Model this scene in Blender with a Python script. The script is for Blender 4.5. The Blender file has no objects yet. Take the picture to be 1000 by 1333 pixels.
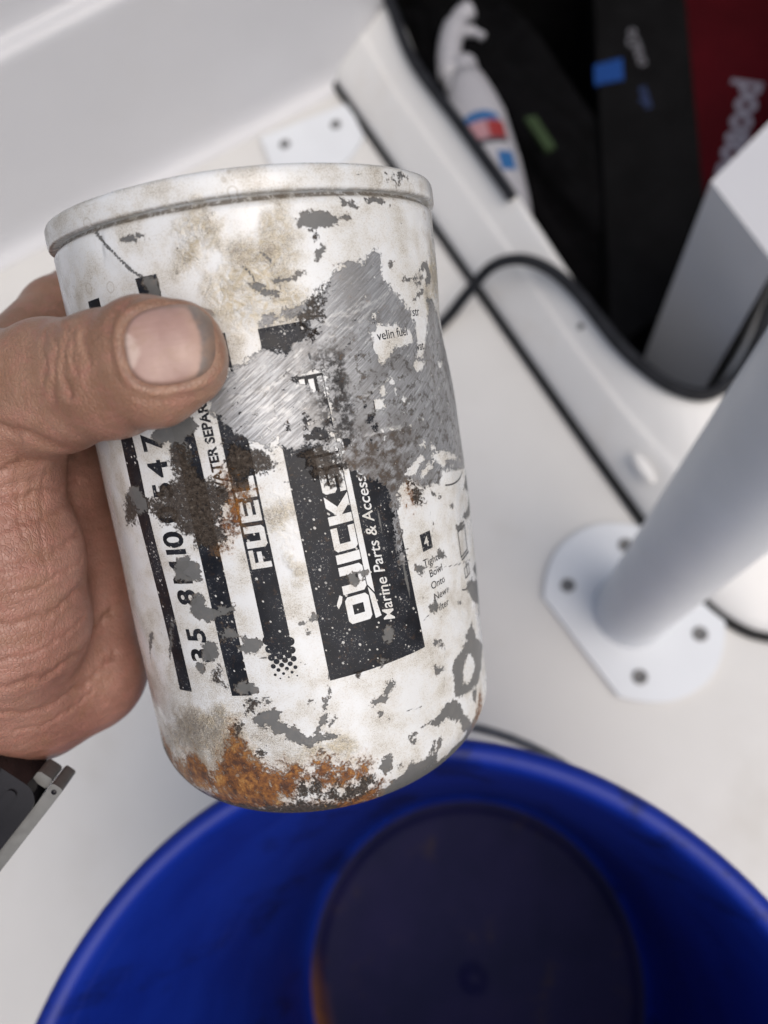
import bpy, bmesh, math, random
import numpy as np
from mathutils import Matrix, Vector, Euler
from mathutils.geometry import tessellate_polygon

scene = bpy.context.scene
COL = scene.collection
rad = math.radians

# ------------------------------------------------------------------ camera
# a phone held over the deck, about 0.65 m up, pitched steeply down
cam_d = bpy.data.cameras.new('camera')
cam = bpy.data.objects.new('camera', cam_d)
COL.objects.link(cam)
cam.matrix_world = Matrix(((0.99145, 0.042426, 0.123399, 0.0),
                           (0.0, 0.945668, -0.325134, 0.0),
                           (-0.130488, 0.322354, 0.937582, 0.65),
                           (0, 0, 0, 1)))
cam_d.sensor_fit = 'VERTICAL'
cam_d.lens = 6.0
cam_d.sensor_height = 6.0 * 1333.0 / 970.0
cam_d.sensor_width = 6.0 * 1000.0 / 970.0
cam_d.clip_start = 0.01
cam_d.clip_end = 200.0
cam_d.dof.use_dof = True
cam_d.dof.focus_distance = 0.166
cam_d.dof.aperture_fstop = 2.1
scene.camera = cam

# ------------------------------------------------------------------ light: bright overcast, diffuse sun from the near right
SUN_EL, SUN_AZ = rad(60), rad(132)      # azimuth measured from +Y towards +X
world = bpy.data.worlds.new('World')
scene.world = world
world.use_nodes = True
wn = world.node_tree.nodes
wl = world.node_tree.links
wn.clear()
sky = wn.new('ShaderNodeTexSky')
sky.sky_type = 'NISHITA'
sky.sun_disc = False
sky.sun_elevation = SUN_EL
sky.sun_rotation = SUN_AZ
sky.air_density = 1.0
sky.dust_density = 6.0
sky.ozone_density = 1.0
bg = wn.new('ShaderNodeBackground')
bg.inputs['Strength'].default_value = 0.095
wo = wn.new('ShaderNodeOutputWorld')
wl.new(sky.outputs[0], bg.inputs[0])
wl.new(bg.outputs[0], wo.inputs[0])

sun_d = bpy.data.lights.new('sun', 'SUN')
sun_d.energy = 1.5
sun_d.angle = rad(80)
sun_d.color = (1.0, 0.985, 0.96)
sun = bpy.data.objects.new('sun', sun_d)
COL.objects.link(sun)
sun_dir = Vector((math.sin(SUN_AZ) * math.cos(SUN_EL), math.cos(SUN_AZ) * math.cos(SUN_EL), math.sin(SUN_EL)))
sun.rotation_euler = (-sun_dir).to_track_quat('-Z', 'Y').to_euler()
sun.location = (0, 0, 3)

scene.view_settings.view_transform = 'Standard'
scene.view_settings.look = 'None'
scene.view_settings.gamma = 1.0
scene.view_settings.use_curve_mapping = False
scene.view_settings.exposure = 0.22

# ------------------------------------------------------------------ helpers
def tag(o, label=None, cat=None, group=None, kind=None):
    if label: o['label'] = label
    if cat: o['category'] = cat
    if group: o['group'] = group
    if kind: o['kind'] = kind
    return o

def empty(name, matrix=None, loc=(0, 0, 0)):
    o = bpy.data.objects.new(name, None)
    o.empty_display_size = 0.02
    COL.objects.link(o)
    if matrix is not None: o.matrix_world = matrix
    else: o.location = loc
    return o

def mesh_obj(name, verts, faces, mat=None, parent=None, smooth=True):
    me = bpy.data.meshes.new(name)
    me.from_pydata([tuple(v) for v in verts], [], [tuple(f) for f in faces])
    me.update()
    return link_mesh(name, me, mat, parent, smooth)

def link_mesh(name, me, mat=None, parent=None, smooth=True):
    if mat: me.materials.append(mat)
    if smooth: me.polygons.foreach_set('use_smooth', [True] * len(me.polygons))
    o = bpy.data.objects.new(name, me)
    COL.objects.link(o)
    if parent: o.parent = parent
    return o

def bm_obj(name, bm, mat=None, parent=None, smooth=True):
    bmesh.ops.recalc_face_normals(bm, faces=bm.faces[:])
    me = bpy.data.meshes.new(name)
    bm.to_mesh(me)
    bm.free()
    o = link_mesh(name, me, mat, parent, smooth)
    if smooth: me.set_sharp_from_angle(angle=rad(24))
    return o

def lathe(profile, n=64, close=False):
    """surface of revolution about z; profile = [(r, z)]"""
    V, F = [], []
    m = len(profile)
    for r, z in profile:
        for i in range(n):
            a = 2 * math.pi * i / n
            V.append((r * math.cos(a), r * math.sin(a), z))
    for j in range(m - 1):
        for i in range(n):
            k = (i + 1) % n
            F.append((j * n + i, j * n + k, (j + 1) * n + k, (j + 1) * n + i))
    if close:
        F.append(tuple(range(n))[::-1])
        F.append(tuple((m - 1) * n + i for i in range(n)))
    return V, F

def spline(pts, n):
    """Catmull-Rom resampling of a polyline to n points"""
    P = np.array(pts, float)
    d = np.r_[0, np.cumsum(np.linalg.norm(np.diff(P, axis=0), axis=1))]
    Q = np.vstack([2 * P[0] - P[1], P, 2 * P[-1] - P[-2]])
    out = []
    for s in np.linspace(0, d[-1], n):
        i = min(np.searchsorted(d, s, side='right') - 1, len(P) - 2)
        t = (s - d[i]) / max(d[i + 1] - d[i], 1e-9)
        p0, p1, p2, p3 = Q[i], Q[i + 1], Q[i + 2], Q[i + 3]
        out.append(0.5 * ((2 * p1) + (-p0 + p2) * t + (2 * p0 - 5 * p1 + 4 * p2 - p3) * t * t + (-p0 + 3 * p1 - 3 * p2 + p3) * t ** 3))
    return np.array(out)

def tube(path, r, seg=12, caps=True, flat=1.0, up=(0, 0, 1)):
    P = np.array(path, float)
    n = len(P)
    T = np.gradient(P, axis=0)
    T /= np.linalg.norm(T, axis=1)[:, None]
    V, F = [], []
    rr = np.full(n, r) if np.isscalar(r) else np.array(r, float)
    upv = np.array(up, float)
    for i in range(n):
        a = np.cross(T[i], upv)
        if np.linalg.norm(a) < 1e-3: a = np.cross(T[i], (1.0, 0.0, 0.0))
        a /= np.linalg.norm(a)
        b = np.cross(a, T[i])
        for k in range(seg):
            th = 2 * math.pi * k / seg
            V.append(P[i] + rr[i] * (math.cos(th) * a + flat * math.sin(th) * b))
    for i in range(n - 1):
        for k in range(seg):
            q = (k + 1) % seg
            F.append((i * seg + k, i * seg + q, (i + 1) * seg + q, (i + 1) * seg + k))
    if caps:
        F.append(tuple(range(seg))[::-1])
        F.append(tuple((n - 1) * seg + k for k in range(seg)))
    return V, F

def prism(outline, z0, z1, bevel=0.0, segs=3):
    """extruded 2-D outline with bevelled edges"""
    bm = bmesh.new()
    lo = [bm.verts.new((x, y, z0)) for x, y in outline]
    hi = [bm.verts.new((x, y, z1)) for x, y in outline]
    n = len(outline)
    bm.faces.new(lo[::-1])
    bm.faces.new(hi)
    for i in range(n):
        bm.faces.new((lo[i], lo[(i + 1) % n], hi[(i + 1) % n], hi[i]))
    if bevel:
        es = [e for e in bm.edges if e.calc_face_angle(0) > 0.6]
        bmesh.ops.bevel(bm, geom=es, offset=bevel, segments=segs, profile=0.5, affect='EDGES')
    return bm

def text_mesh(body, size, shear=0.0, offset=0.0, align='LEFT', sx=1.0):
    cu = bpy.data.curves.new('lettering', 'FONT')
    cu.body = body
    cu.size = size
    cu.shear = shear
    cu.offset = offset
    cu.align_x = align
    cu.fill_mode = 'FRONT'
    cu.resolution_u = 4
    ob = bpy.data.objects.new('lettering', cu)
    COL.objects.link(ob)
    dg = bpy.context.evaluated_depsgraph_get()
    me = bpy.data.meshes.new_from_object(ob.evaluated_get(dg))
    bpy.data.objects.remove(ob)
    bpy.data.curves.remove(cu)
    v = [(p.co.x * sx, p.co.y) for p in me.vertices]
    f = [tuple(p.vertices) for p in me.polygons]
    bpy.data.meshes.remove(me)
    return v, f

# ------------------------------------------------------------------ node helpers
class NT:
    def __init__(self, tree):
        self.t = tree
    def n(self, typ, **kw):
        nd = self.t.nodes.new(typ)
        for k, v in kw.items(): setattr(nd, k, v)
        return nd
    def put(self, sock, v):
        if v is None: return
        if hasattr(v, 'is_output') or isinstance(v, bpy.types.NodeSocket): self.t.links.new(v, sock)
        else:
            if isinstance(v, (tuple, list)) and len(v) == 3 and sock.type == 'RGBA': v = (*v, 1.0)
            sock.default_value = v
    def m(self, op, a, b=None, c=None, clamp=False):
        nd = self.n('ShaderNodeMath', operation=op, use_clamp=clamp)
        self.put(nd.inputs[0], a); self.put(nd.inputs[1], b); self.put(nd.inputs[2], c)
        return nd.outputs[0]
    def add(self, a, b): return self.m('ADD', a, b)
    def mul(self, a, b): return self.m('MULTIPLY', a, b)
    def sub(self, a, b): return self.m('SUBTRACT', a, b)
    def ss(self, x, lo, hi):
        nd = self.n('ShaderNodeMapRange', interpolation_type='SMOOTHSTEP')
        self.put(nd.inputs[0], x); self.put(nd.inputs[1], lo); self.put(nd.inputs[2], hi)
        return nd.outputs[0]
    def mix(self, f, a, b, blend='MIX'):
        nd = self.n('ShaderNodeMix', data_type='RGBA', blend_type=blend)
        self.put(nd.inputs[0], f); self.put(nd.inputs[6], a); self.put(nd.inputs[7], b)
        return nd.outputs[2]
    def mixf(self, f, a, b):
        nd = self.n('ShaderNodeMix', data_type='FLOAT')
        self.put(nd.inputs[0], f); self.put(nd.inputs[2], a); self.put(nd.inputs[3], b)
        return nd.outputs[0]
    def noise(self, vec, scale, detail=3.0, rough=0.55, dist=0.0):
        nd = self.n('ShaderNodeTexNoise')
        self.put(nd.inputs['Vector'], vec); nd.inputs['Scale'].default_value = scale
        nd.inputs['Detail'].default_value = detail; nd.inputs['Roughness'].default_value = rough
        nd.inputs['Distortion'].default_value = dist
        return nd.outputs['Fac']
    def vor(self, vec, scale, feature='F1', rnd=1.0):
        nd = self.n('ShaderNodeTexVoronoi', feature=feature)
        self.put(nd.inputs['Vector'], vec); nd.inputs['Scale'].default_value = scale
        nd.inputs['Randomness'].default_value = rnd
        return nd
    def mapping(self, vec, loc=(0, 0, 0), rot=(0, 0, 0), sc=(1, 1, 1)):
        nd = self.n('ShaderNodeMapping')
        self.put(nd.inputs[0], vec); nd.inputs[1].default_value = loc
        nd.inputs[2].default_value = rot; nd.inputs[3].default_value = sc
        return nd.outputs[0]
    def aniso(self, vec, ang, sc):
        return self.mapping(self.mapping(vec, rot=(0, 0, -ang)), sc=sc)
    def attr(self, name, out='Fac'):
        nd = self.n('ShaderNodeAttribute', attribute_name=name)
        return nd.outputs[out]
    def ramp(self, x, stops):
        nd = self.n('ShaderNodeValToRGB')
        self.put(nd.inputs[0], x)
        e = nd.color_ramp.elements
        while len(e) < len(stops): e.new(0.5)
        for el, (p, c) in zip(e, stops):
            el.position = p; el.color = (*c, 1.0)
        return nd.outputs[0]
    def bump(self, h, strength=0.5, dist=1.0, normal=None):
        nd = self.n('ShaderNodeBump')
        self.put(nd.inputs['Height'], h); nd.inputs['Strength'].default_value = strength
        nd.inputs['Distance'].default_value = dist
        if normal is not None: self.put(nd.inputs['Normal'], normal)
        return nd.outputs[0]

def new_mat(name):
    m = bpy.data.materials.new(name)
    m.use_nodes = True
    t = m.node_tree
    b = t.nodes['Principled BSDF']
    return m, NT(t), b

def coords(nt, out='Object'):
    return nt.n('ShaderNodeTexCoord').outputs[out]

def simple(name, col, rough=0.5, metal=0.0, var=0.08, scale=30.0, bump=0.0, bscale=200.0, dirt=None, spec=None, coat=0.0):
    """plain paint / plastic / metal with slight unevenness of tone, dirt and surface"""
    m, nt, b = new_mat(name)
    co = coords(nt)
    n1 = nt.noise(co, scale, 4.0)
    c = nt.mix(nt.ss(n1, 0.25, 0.75), tuple(v * (1 - var) for v in col), tuple(min(1, v * (1 + var)) for v in col))
    if dirt:
        dcol, amt, ds = dirt
        n2 = nt.noise(co, ds, 6.0, 0.65)
        c = nt.mix(nt.mul(nt.ss(n2, 0.5, 0.78), amt), c, dcol)
    nt.put(b.inputs['Base Color'], c)
    nt.put(b.inputs['Roughness'], nt.mixf(nt.noise(co, scale * 2.3, 3.0), max(rough - 0.1, 0.02), min(rough + 0.1, 1)))
    b.inputs['Metallic'].default_value = metal
    if coat:
        b.inputs['Coat Weight'].default_value = coat
        b.inputs['Coat Roughness'].default_value = 0.15
    if bump:
        nt.put(b.inputs['Normal'], nt.bump(nt.noise(co, bscale, 3.0), 0.4, bump))
    return m

M = {}
def matte(m, v=0.15):
    m.node_tree.nodes['Principled BSDF'].inputs['Specular IOR Level'].default_value = v
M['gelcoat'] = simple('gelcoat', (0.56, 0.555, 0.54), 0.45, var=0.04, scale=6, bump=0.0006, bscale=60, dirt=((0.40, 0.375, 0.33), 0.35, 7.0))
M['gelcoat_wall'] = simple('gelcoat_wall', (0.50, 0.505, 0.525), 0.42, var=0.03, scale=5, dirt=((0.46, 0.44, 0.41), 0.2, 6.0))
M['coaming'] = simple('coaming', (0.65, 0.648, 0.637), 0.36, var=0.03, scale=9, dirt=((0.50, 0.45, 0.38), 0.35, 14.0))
M['powder'] = simple('powder_coat', (0.60, 0.625, 0.655), 0.38, var=0.03, scale=20)
M['rubber'] = simple('rubber', (0.014, 0.015, 0.018), 0.55, var=0.3, scale=60)
M['sealant'] = simple('sealant', (0.018, 0.018, 0.018), 0.6, var=0.3, scale=50)
M['bolt'] = simple('bolt_steel', (0.16, 0.16, 0.16), 0.5, 0.7, var=0.2, scale=300)
M['black_plastic'] = simple('black_plastic', (0.0045, 0.0045, 0.005), 0.8, var=0.3, scale=25)
M['black_cloth'] = simple('black_cloth', (0.0025, 0.0025, 0.003), 0.9, var=0.4, scale=40, bump=0.001, bscale=500)
M['red_case'] = simple('red_case', (0.038, 0.002, 0.004), 0.85, var=0.2, scale=12)
M['locker_liner'] = simple('locker_liner', (0.005, 0.005, 0.0055), 0.95, var=0.3)  # near-black stands in for the deep shade inside the locker
M['blue_label'] = simple('blue_label', (0.007, 0.040, 0.17), 0.4)
M['print_white'] = simple('print_white', (0.15, 0.145, 0.185), 0.5)
M['print_grey'] = simple('print_grey', (0.10, 0.10, 0.115), 0.7)
M['print_blue'] = simple('print_blue', (0.008, 0.02, 0.07), 0.7)
M['bottle_white'] = simple('bottle_white', (0.30, 0.30, 0.325), 0.45, var=0.03)
M['label_red'] = simple('label_red', (0.20, 0.018, 0.018), 0.5)
M['label_blue'] = simple('label_blue', (0.008, 0.075, 0.21), 0.5)
M['label_dark'] = simple('label_dark', (0.03, 0.03, 0.04), 0.45)
M['label_pink'] = simple('label_pink', (0.30, 0.16, 0.18), 0.5)
M['green'] = simple('green_plastic', (0.014, 0.032, 0.007), 0.8)
M['steel'] = simple('brushed_steel', (0.42, 0.42, 0.42), 0.38, 0.9, var=0.15, scale=120)
M['wire'] = simple('galvanised_wire', (0.13, 0.135, 0.15), 0.45, 0.85, var=0.15, scale=200)
for k_ in ('black_plastic', 'black_cloth', 'red_case', 'locker_liner', 'rubber', 'sealant'): matte(M[k_], 0.06 if k_ not in ('rubber', 'sealant') else 0.15)
# ================================================================== the setting: deck
# ------------------------------------------------------------------ shaded wall beyond the deck
wA = Vector((-0.95, 0.326, 0)); wB = Vector((-0.078, 0.797, 0))
wdir = (wB - wA).normalized(); wout = Vector((-wdir.y, wdir.x, 0))     # away from the camera
prof = [(-0.016, -0.02), (-0.016, 0.0012), (-0.0125, 0.0022), (-0.008, 0.005), (-0.004, 0.010), (-0.001, 0.018), (0.0, 0.03), (0.0005, 0.10), (0.001, 0.178), (0.0015, 0.184), (0.0030, 0.1885), (0.006, 0.1905), (0.010, 0.191), (0.017, 0.1905), (0.0195, 0.1915), (0.0215, 0.195),
        (0.022, 0.21), (0.023, 0.27), (0.024, 0.33), (0.028, 0.336), (0.10, 0.338), (0.10, -0.02)]
wv, wf = [], []
K = 24
for i in range(K + 1):
    p = wA.lerp(wB, i / K)
    for o_, z in prof:
        q = p + wout * o_
        wv.append((q.x, q.y, z))
m_ = len(prof)
for i in range(K):
    for j in range(m_ - 1):
        wf.append((i * m_ + j, (i + 1) * m_ + j, (i + 1) * m_ + j + 1, i * m_ + j + 1))
wf.append(tuple(range(m_))); wf.append(tuple(K * m_ + j for j in range(m_))[::-1])
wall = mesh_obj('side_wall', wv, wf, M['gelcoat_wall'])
tag(wall, 'low shaded grey-white wall with a bright rounded top edge', 'wall')

# ------------------------------------------------------------------ raised locker coaming with its seals
outer = spline([(-0.30, 1.06), (-0.22, 0.91), (-0.145, 0.764), (0.0, 0.485), (0.10, 0.293), (0.155, 0.190), (0.172, 0.158), (0.189, 0.132), (0.21, 0.113), (0.234, 0.103), (0.29, 0.097), (0.36, 0.10), (0.50, 0.11)], 150)
inner = spline([(-0.21, 1.10), (-0.14, 0.95), (-0.071, 0.800), (-0.041, 0.707), (0.004, 0.616), (0.049, 0.525), (0.104, 0.402), (0.132, 0.352), (0.155, 0.323), (0.175, 0.306), (0.196, 0.301), (0.219, 0.316), (0.24, 0.348), (0.258, 0.384), (0.32, 0.50), (0.42, 0.70), (0.55, 0.95)], 150)
# re-pair both rails so the strip runs square across
def resample(P, keys, n):
    out = []
    for a, b, k in zip(keys[:-1], keys[1:], n):
        for q in np.linspace(a, b, k, endpoint=False):
            i = int(q); t = q - i; i2 = min(i + 1, len(P) - 1)
            out.append(P[i] * (1 - t) + P[i2] * t)
    out.append(P[int(keys[-1])])
    return np.array(out)
def nearest(P, x, y): return float(np.argmin(np.hypot(P[:, 0] - x, P[:, 1] - y)))
ko = [0, nearest(outer, -0.145, 0.764), nearest(outer, 0.06, 0.37), nearest(outer, 0.189, 0.132), nearest(outer, 0.25, 0.10), 149]
ki = [0, nearest(inner, -0.071, 0.80), nearest(inner, 0.104, 0.402), nearest(inner, 0.175, 0.306), nearest(inner, 0.225, 0.322), 149]
cnt = [20, 60, 40, 30, 30]
OR, IR = resample(outer, ko, cnt), resample(inner, ki, cnt)
cprof = [(0.0, -0.004), (0.0, 0.004), (0.015, 0.0085), (0.05, 0.0125), (0.15, 0.0185), (0.30, 0.0270), (0.45, 0.0355), (0.50, 0.0382), (0.53, 0.0392), (0.56, 0.0396), (0.60, 0.0412), (0.70, 0.0465), (0.80, 0.0515), (0.88, 0.0555), (0.93, 0.0578), (0.97, 0.0590), (0.99, 0.0588), (1.0, 0.0578)]
cv, cf = [], []
for o_, i_ in zip(OR, IR):
    for p, z in cprof:
        q = o_ * (1 - p) + i_ * p
        cv.append((q[0], q[1], z))
    g = i_ - o_; g = g / np.linalg.norm(g)
    for off, z in ((0.003, 0.055), (0.0045, 0.048), (0.006, -0.02), (0.012, -0.33)):
        q = i_ + g * off
        cv.append((q[0], q[1], z))
m_ = len(cprof) + 4
for i in range(len(OR) - 1):
    for j in range(m_ - 1):
        cf.append((i * m_ + j, (i + 1) * m_ + j, (i + 1) * m_ + j + 1, i * m_ + j + 1))
coam = empty('locker_coaming', loc=(0, 0, 0))
tag(coam, 'raised white fibreglass coaming around the open locker', 'coaming')
mesh_obj('body', cv, cf, M['coaming'], coam)
sv, sf = tube([(p[0] - 0.0012, p[1] - 0.001, 0.003) for p in OR[14:]], 0.0052, 8, flat=0.75)
mesh_obj('sealant_bead', sv, sf, M['sealant'], coam)
# interior floor of the locker
mesh_obj('locker_floor', [(-0.3, 0.25, -0.33), (1.0, 0.25, -0.33), (1.0, 1.6, -0.33), (-0.3, 1.6, -0.33)], [(0, 1, 2, 3)], M['locker_liner'], coam, False)
# far side of the locker beyond the opening, added to help keep it dark
mesh_obj('inner_side', [(-0.1, 1.12, -0.33), (1.0, 1.02, -0.33), (1.0, 1.02, 0.30), (-0.1, 1.12, 0.30)], [(0, 1, 2, 3)], M['locker_liner'], coam, False)
# ------------------------------------------------------------------ the deck sheet, left open under the locker
mid = [tuple(o_ * 0.45 + i_ * 0.55) for o_, i_ in zip(OR, IR)] + [(1.2, 1.2), (0.6, 1.7), (-0.1, 1.7)]
N = 240
xs = np.linspace(-1.6, 1.6, N); ys = np.linspace(-1.4, 1.8, N)
GX, GY = np.meshgrid(xs, ys)
dv = np.stack([GX.ravel(), GY.ravel(), 0.0006 * (np.sin(GX * 9 + 1) * np.cos(GY * 7)).ravel()], 1)
CX, CY = (GX[:-1, :-1] + GX[1:, 1:]) / 2, (GY[:-1, :-1] + GY[1:, 1:]) / 2
open_ = np.zeros(CX.shape, bool)
for k in range(len(mid)):
    a, c = mid[k], mid[(k + 1) % len(mid)]
    if a[1] != c[1]:
        open_ ^= ((a[1] > CY) != (c[1] > CY)) & (CX < (c[0] - a[0]) * (CY - a[1]) / (c[1] - a[1]) + a[0])
df = []
for j_ in range(N - 1):
    for i_ in range(N - 1):
        if not open_[j_, i_]:
            q = j_ * N + i_
            df.append((q, q + 1, q + N + 1, q + N))
deck = mesh_obj('deck', dv, df, M['gelcoat'])
tag(deck, 'white gelcoat boat deck under the canister', 'deck', kind='structure')

def screw(x, y, z, r, parent, name='screw'):
    V, F = lathe([(0.0001, z + r * 0.25), (r * 0.45, z + r * 0.22), (r * 0.55, z + r * 0.5), (r * 0.9, z + r * 0.45), (r, z + r * 0.1), (r, z - 0.002)], 20)
    V = [(a + x, b + y, c) for a, b, c in V]
    return mesh_obj(name, V, F, M['bolt'], parent)
screw(0.1005, 0.378, 0.0495, 0.0028, coam)
# small moulded drain boss near the lower bend
bv, bf = lathe([(0.0001, 0.0026), (0.6, 0.0026), (0.85, 0.002), (1.0, 0.0)], 24)
ang = math.atan2(-0.887, 0.461)
bv = [(0.143 + (a * 0.016) * math.cos(ang) - (b * 0.0055) * math.sin(ang), 0.243 + (a * 0.016) * math.sin(ang) + (b * 0.0055) * math.cos(ang), 0.0365 + z) for a, b, z in bv]
mesh_obj('drain_boss', bv, bf, M['coaming'], coam)

def seal(path, n, label):
    P = spline(path, n)
    V, F = tube(P, 0.0058, 14, flat=0.85)
    o = mesh_obj('rubber_seal', V, F, M['rubber'])
    tag(o, label, 'rubber seal', 'rubber seals of the locker')
    return o
seal([(-0.105, 0.892, 0.063), (-0.0735, 0.802, 0.063), (-0.047, 0.707, 0.063), (-0.002, 0.616, 0.063), (0.037, 0.536, 0.063), (0.046, 0.517, 0.0625)], 90, 'black rubber edge seal ending at a cut beside the spray bottle')
seal([(-0.06, 0.395, 0.006), (-0.039, 0.408, 0.006), (-0.019, 0.425, 0.010), (0.001, 0.440, 0.026), (0.024, 0.447, 0.053), (0.05, 0.444, 0.064), (0.076, 0.430, 0.064), (0.099, 0.401, 0.064), (0.127, 0.350, 0.064), (0.150, 0.320, 0.064), (0.172, 0.301, 0.064), (0.196, 0.295, 0.064),
      (0.222, 0.312, 0.064), (0.244, 0.346, 0.064), (0.262, 0.384, 0.064), (0.324, 0.50, 0.064), (0.40, 0.65, 0.064)], 150, 'black rubber edge seal pulled loose and looping over the coaming')

# ------------------------------------------------------------------ posts with their base plates
def plate_outline(hl, hw, bulge, n=14):
    """straight long sides, arced ends"""
    P = []
    for k in range(n + 1):
        a = -1 + 2 * k / n
        P.append((hl - bulge * abs(a) ** 2.2, a * hw))
    for k in range(n + 1):
        a = 1 - 2 * k / n
        P.append((-hl + bulge * abs(a) ** 2.2, a * hw))
    return P
def base_plate(parent, th=0.006):
    bm = prism(plate_outline(0.080, 0.0545, 0.030), 0.0005, th, 0.0014)
    return bm_obj('base_plate', bm, M['powder'], parent)
def bolts(parent, pts, z):
    for x, y in pts:
        V, F = lathe([(0.0001, z + 0.0004), (0.0028, z + 0.0004), (0.0034, z + 0.0020), (0.0056, z + 0.0017), (0.0062, z + 0.0006), (0.0062, z - 0.003)], 24)
        mesh_obj('bolt', [(a + x, b + y, c) for a, b, c in V], F, M['bolt'], parent)

post = empty('support_post', Matrix.Translation((0.127, 0.127, 0)) @ Matrix.Rotation(math.atan2(-0.079, 0.052), 4, 'Z'))
tag(post, 'white round post on a bolted base plate', 'post')
bp = base_plate(post)
bolts(bp, [(a * 0.047, b * 0.031) for a in (-1, 1) for b in (-1, 1)], 0.006)
V, F = lathe([(0.0335, 0.0055), (0.0325, 0.0075), (0.0308, 0.0105), (0.0300, 0.015), (0.0300, 0.30), (0.0300, 0.62), (0.0300, 0.9)], 72)
mesh_obj('pole', V, F, M['powder'], post)

mount = empty('mounting_plate', Matrix.Translation((-0.176, 0.700, 0)) @ Matrix.Rotation(math.atan2(0.336, 0.942) - math.pi / 2, 4, 'Z'))
tag(mount, 'small white bolted mounting plate at the foot of the wall', 'mounting plate')
ol = [(x, y) for x, y in plate_outline(0.080, 0.0545, 0.030) if x > -0.001]
bp = bm_obj('base_plate', prism([(-0.004, -0.0545)] + ol + [(-0.004, 0.0545)], 0.0005, 0.005, 0.0014), M['powder'], mount)
bolts(bp, [(0.020, 0.031), (0.020, -0.031)], 0.005)

# ------------------------------------------------------------------ white box inside the locker
pil = [(0.194, 0.437), (0.229, 0.355), (0.298, 0.476), (0.268, 0.512)]
bm = prism(pil, -0.32, 0.15, 0.009, 6)
o = bm_obj('white_box', bm, M['gelcoat_wall'])
tag(o, 'white moulded box with rounded edges standing in the locker corner', 'box')

# ------------------------------------------------------------------ things stowed in the locker
bb = empty('black_box', loc=(0.23, 0.75, -0.12))
tag(bb, 'flat black box with a blue label stowed in the locker', 'box')
quad = [(0.191, 1.10), (0.307, 1.08), (0.273, 0.52), (0.157, 0.44)]
o = bm_obj('body', prism([(x - 0.23, y - 0.75) for x, y in quad], -0.20, 0.02, 0.006), M['black_plastic'], bb)
def on_box(name, pts, z, mat, parent, base):
    V = [(x - base[0], y - base[1], z - base[2]) for x, y in pts]
    V += [(x, y, zz - 0.003) for x, y, zz in V]
    n = len(pts)
    F = [tuple(range(n))] + [tuple(n + k for k in range(n))[::-1]] + [(k, n + k, n + (k + 1) % n, (k + 1) % n) for k in range(n)]
    return mesh_obj(name, V, F, mat, parent, False)
on_box('blue_label', [(0.172, 0.822), (0.208, 0.826), (0.210, 0.862), (0.174, 0.855)], -0.0985, M['blue_label'], bb, (0.23, 0.75, -0.12))
def flat_text(name, body, size, origin, ang, z, mat, parent, base, sx=1.0, offset=0.0, shear=0.0):
    v, f = text_mesh(body, size, shear, offset, sx=sx)
    ca, sa = math.cos(ang), math.sin(ang)
    V = [(origin[0] + x * ca - y * sa - base[0], origin[1] + x * sa + y * ca - base[1], z - base[2]) for x, y in v]
    return mesh_obj(name, V, f, mat, parent, False)
flat_text('box_lettering', 'onaDo', 0.022, (0.239, 0.845), rad(97), -0.0985, M['print_grey'], bb, (0.23, 0.75, -0.12), 1.1, 0.0006)
flat_text('box_lettering', 'uilun', 0.017, (0.237, 0.775), rad(97), -0.0985, M['print_blue'], bb, (0.23, 0.75, -0.12), 1.1, 0.0006)

rc = empty('red_case', loc=(0.35, 0.75, -0.13))
tag(rc, 'dark red case with pale lettering stowed beside the white box', 'case')
quad = [(0.313, 1.10), (0.52, 1.07), (0.46, 0.56), (0.266, 0.51)]
bm_obj('body', prism([(x - 0.35, y - 0.75) for x, y in quad], -0.19, 0.02, 0.008), M['red_case'], rc)
flat_text('case_lettering', 'noaood', 0.050, (0.322, 0.662), rad(70), -0.1085, M['print_white'], rc, (0.35, 0.75, -0.13), 1.0, 0.002)

# black bag: one soft crumpled body
rng = random.Random(4)
bm = bmesh.new()
bmesh.ops.create_icosphere(bm, subdivisions=5, radius=1.0)
from mathutils import noise as mnoise
for v in bm.verts:
    c = v.co.copy()
    s = 1 + 0.16 * mnoise.noise(c * 2.1) + 0.07 * mnoise.noise(c * 5.3 + Vector((3, 1, 2)))
    p = Vector((math.copysign(abs(c.x) ** 0.7, c.x), math.copysign(abs(c.y) ** 0.7, c.y), math.copysign(abs(c.z) ** 0.8, c.z))) * s
    t = Matrix.Rotation(rad(-24), 3, 'Z')
    q = t.inverted() @ Vector((p.x * 0.085, p.y * 0.31, p.z * 0.105))
    v.co = q
o = bm_obj('black_bag', bm, M['black_cloth'])
o.location = (0.085, 0.82, -0.200)
tag(o, 'crumpled black bag lying behind the spray bottle', 'bag')
bm = prism([(-0.006, -0.028), (0.006, -0.030), (0.009, 0.026), (-0.004, 0.03)], -0.006, 0.006, 0.002)
o = bm_obj('green_clip', bm, M['green'])
o.location = (0.096, 0.738, -0.088); o.rotation_euler = (0, 0, rad(25))
tag(o, 'small green plastic clip lying on the black bag', 'clip')

# spray bottle
sb = empty('spray_bottle', Matrix.Translation((0.036, 0.652, -0.075)) @ Matrix.Rotation(rad(9.5), 4, 'Z') @ Matrix.Rotation(rad(-84), 4, 'X'))
tag(sb, 'white trigger spray bottle with red and blue label', 'spray bottle')
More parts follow.
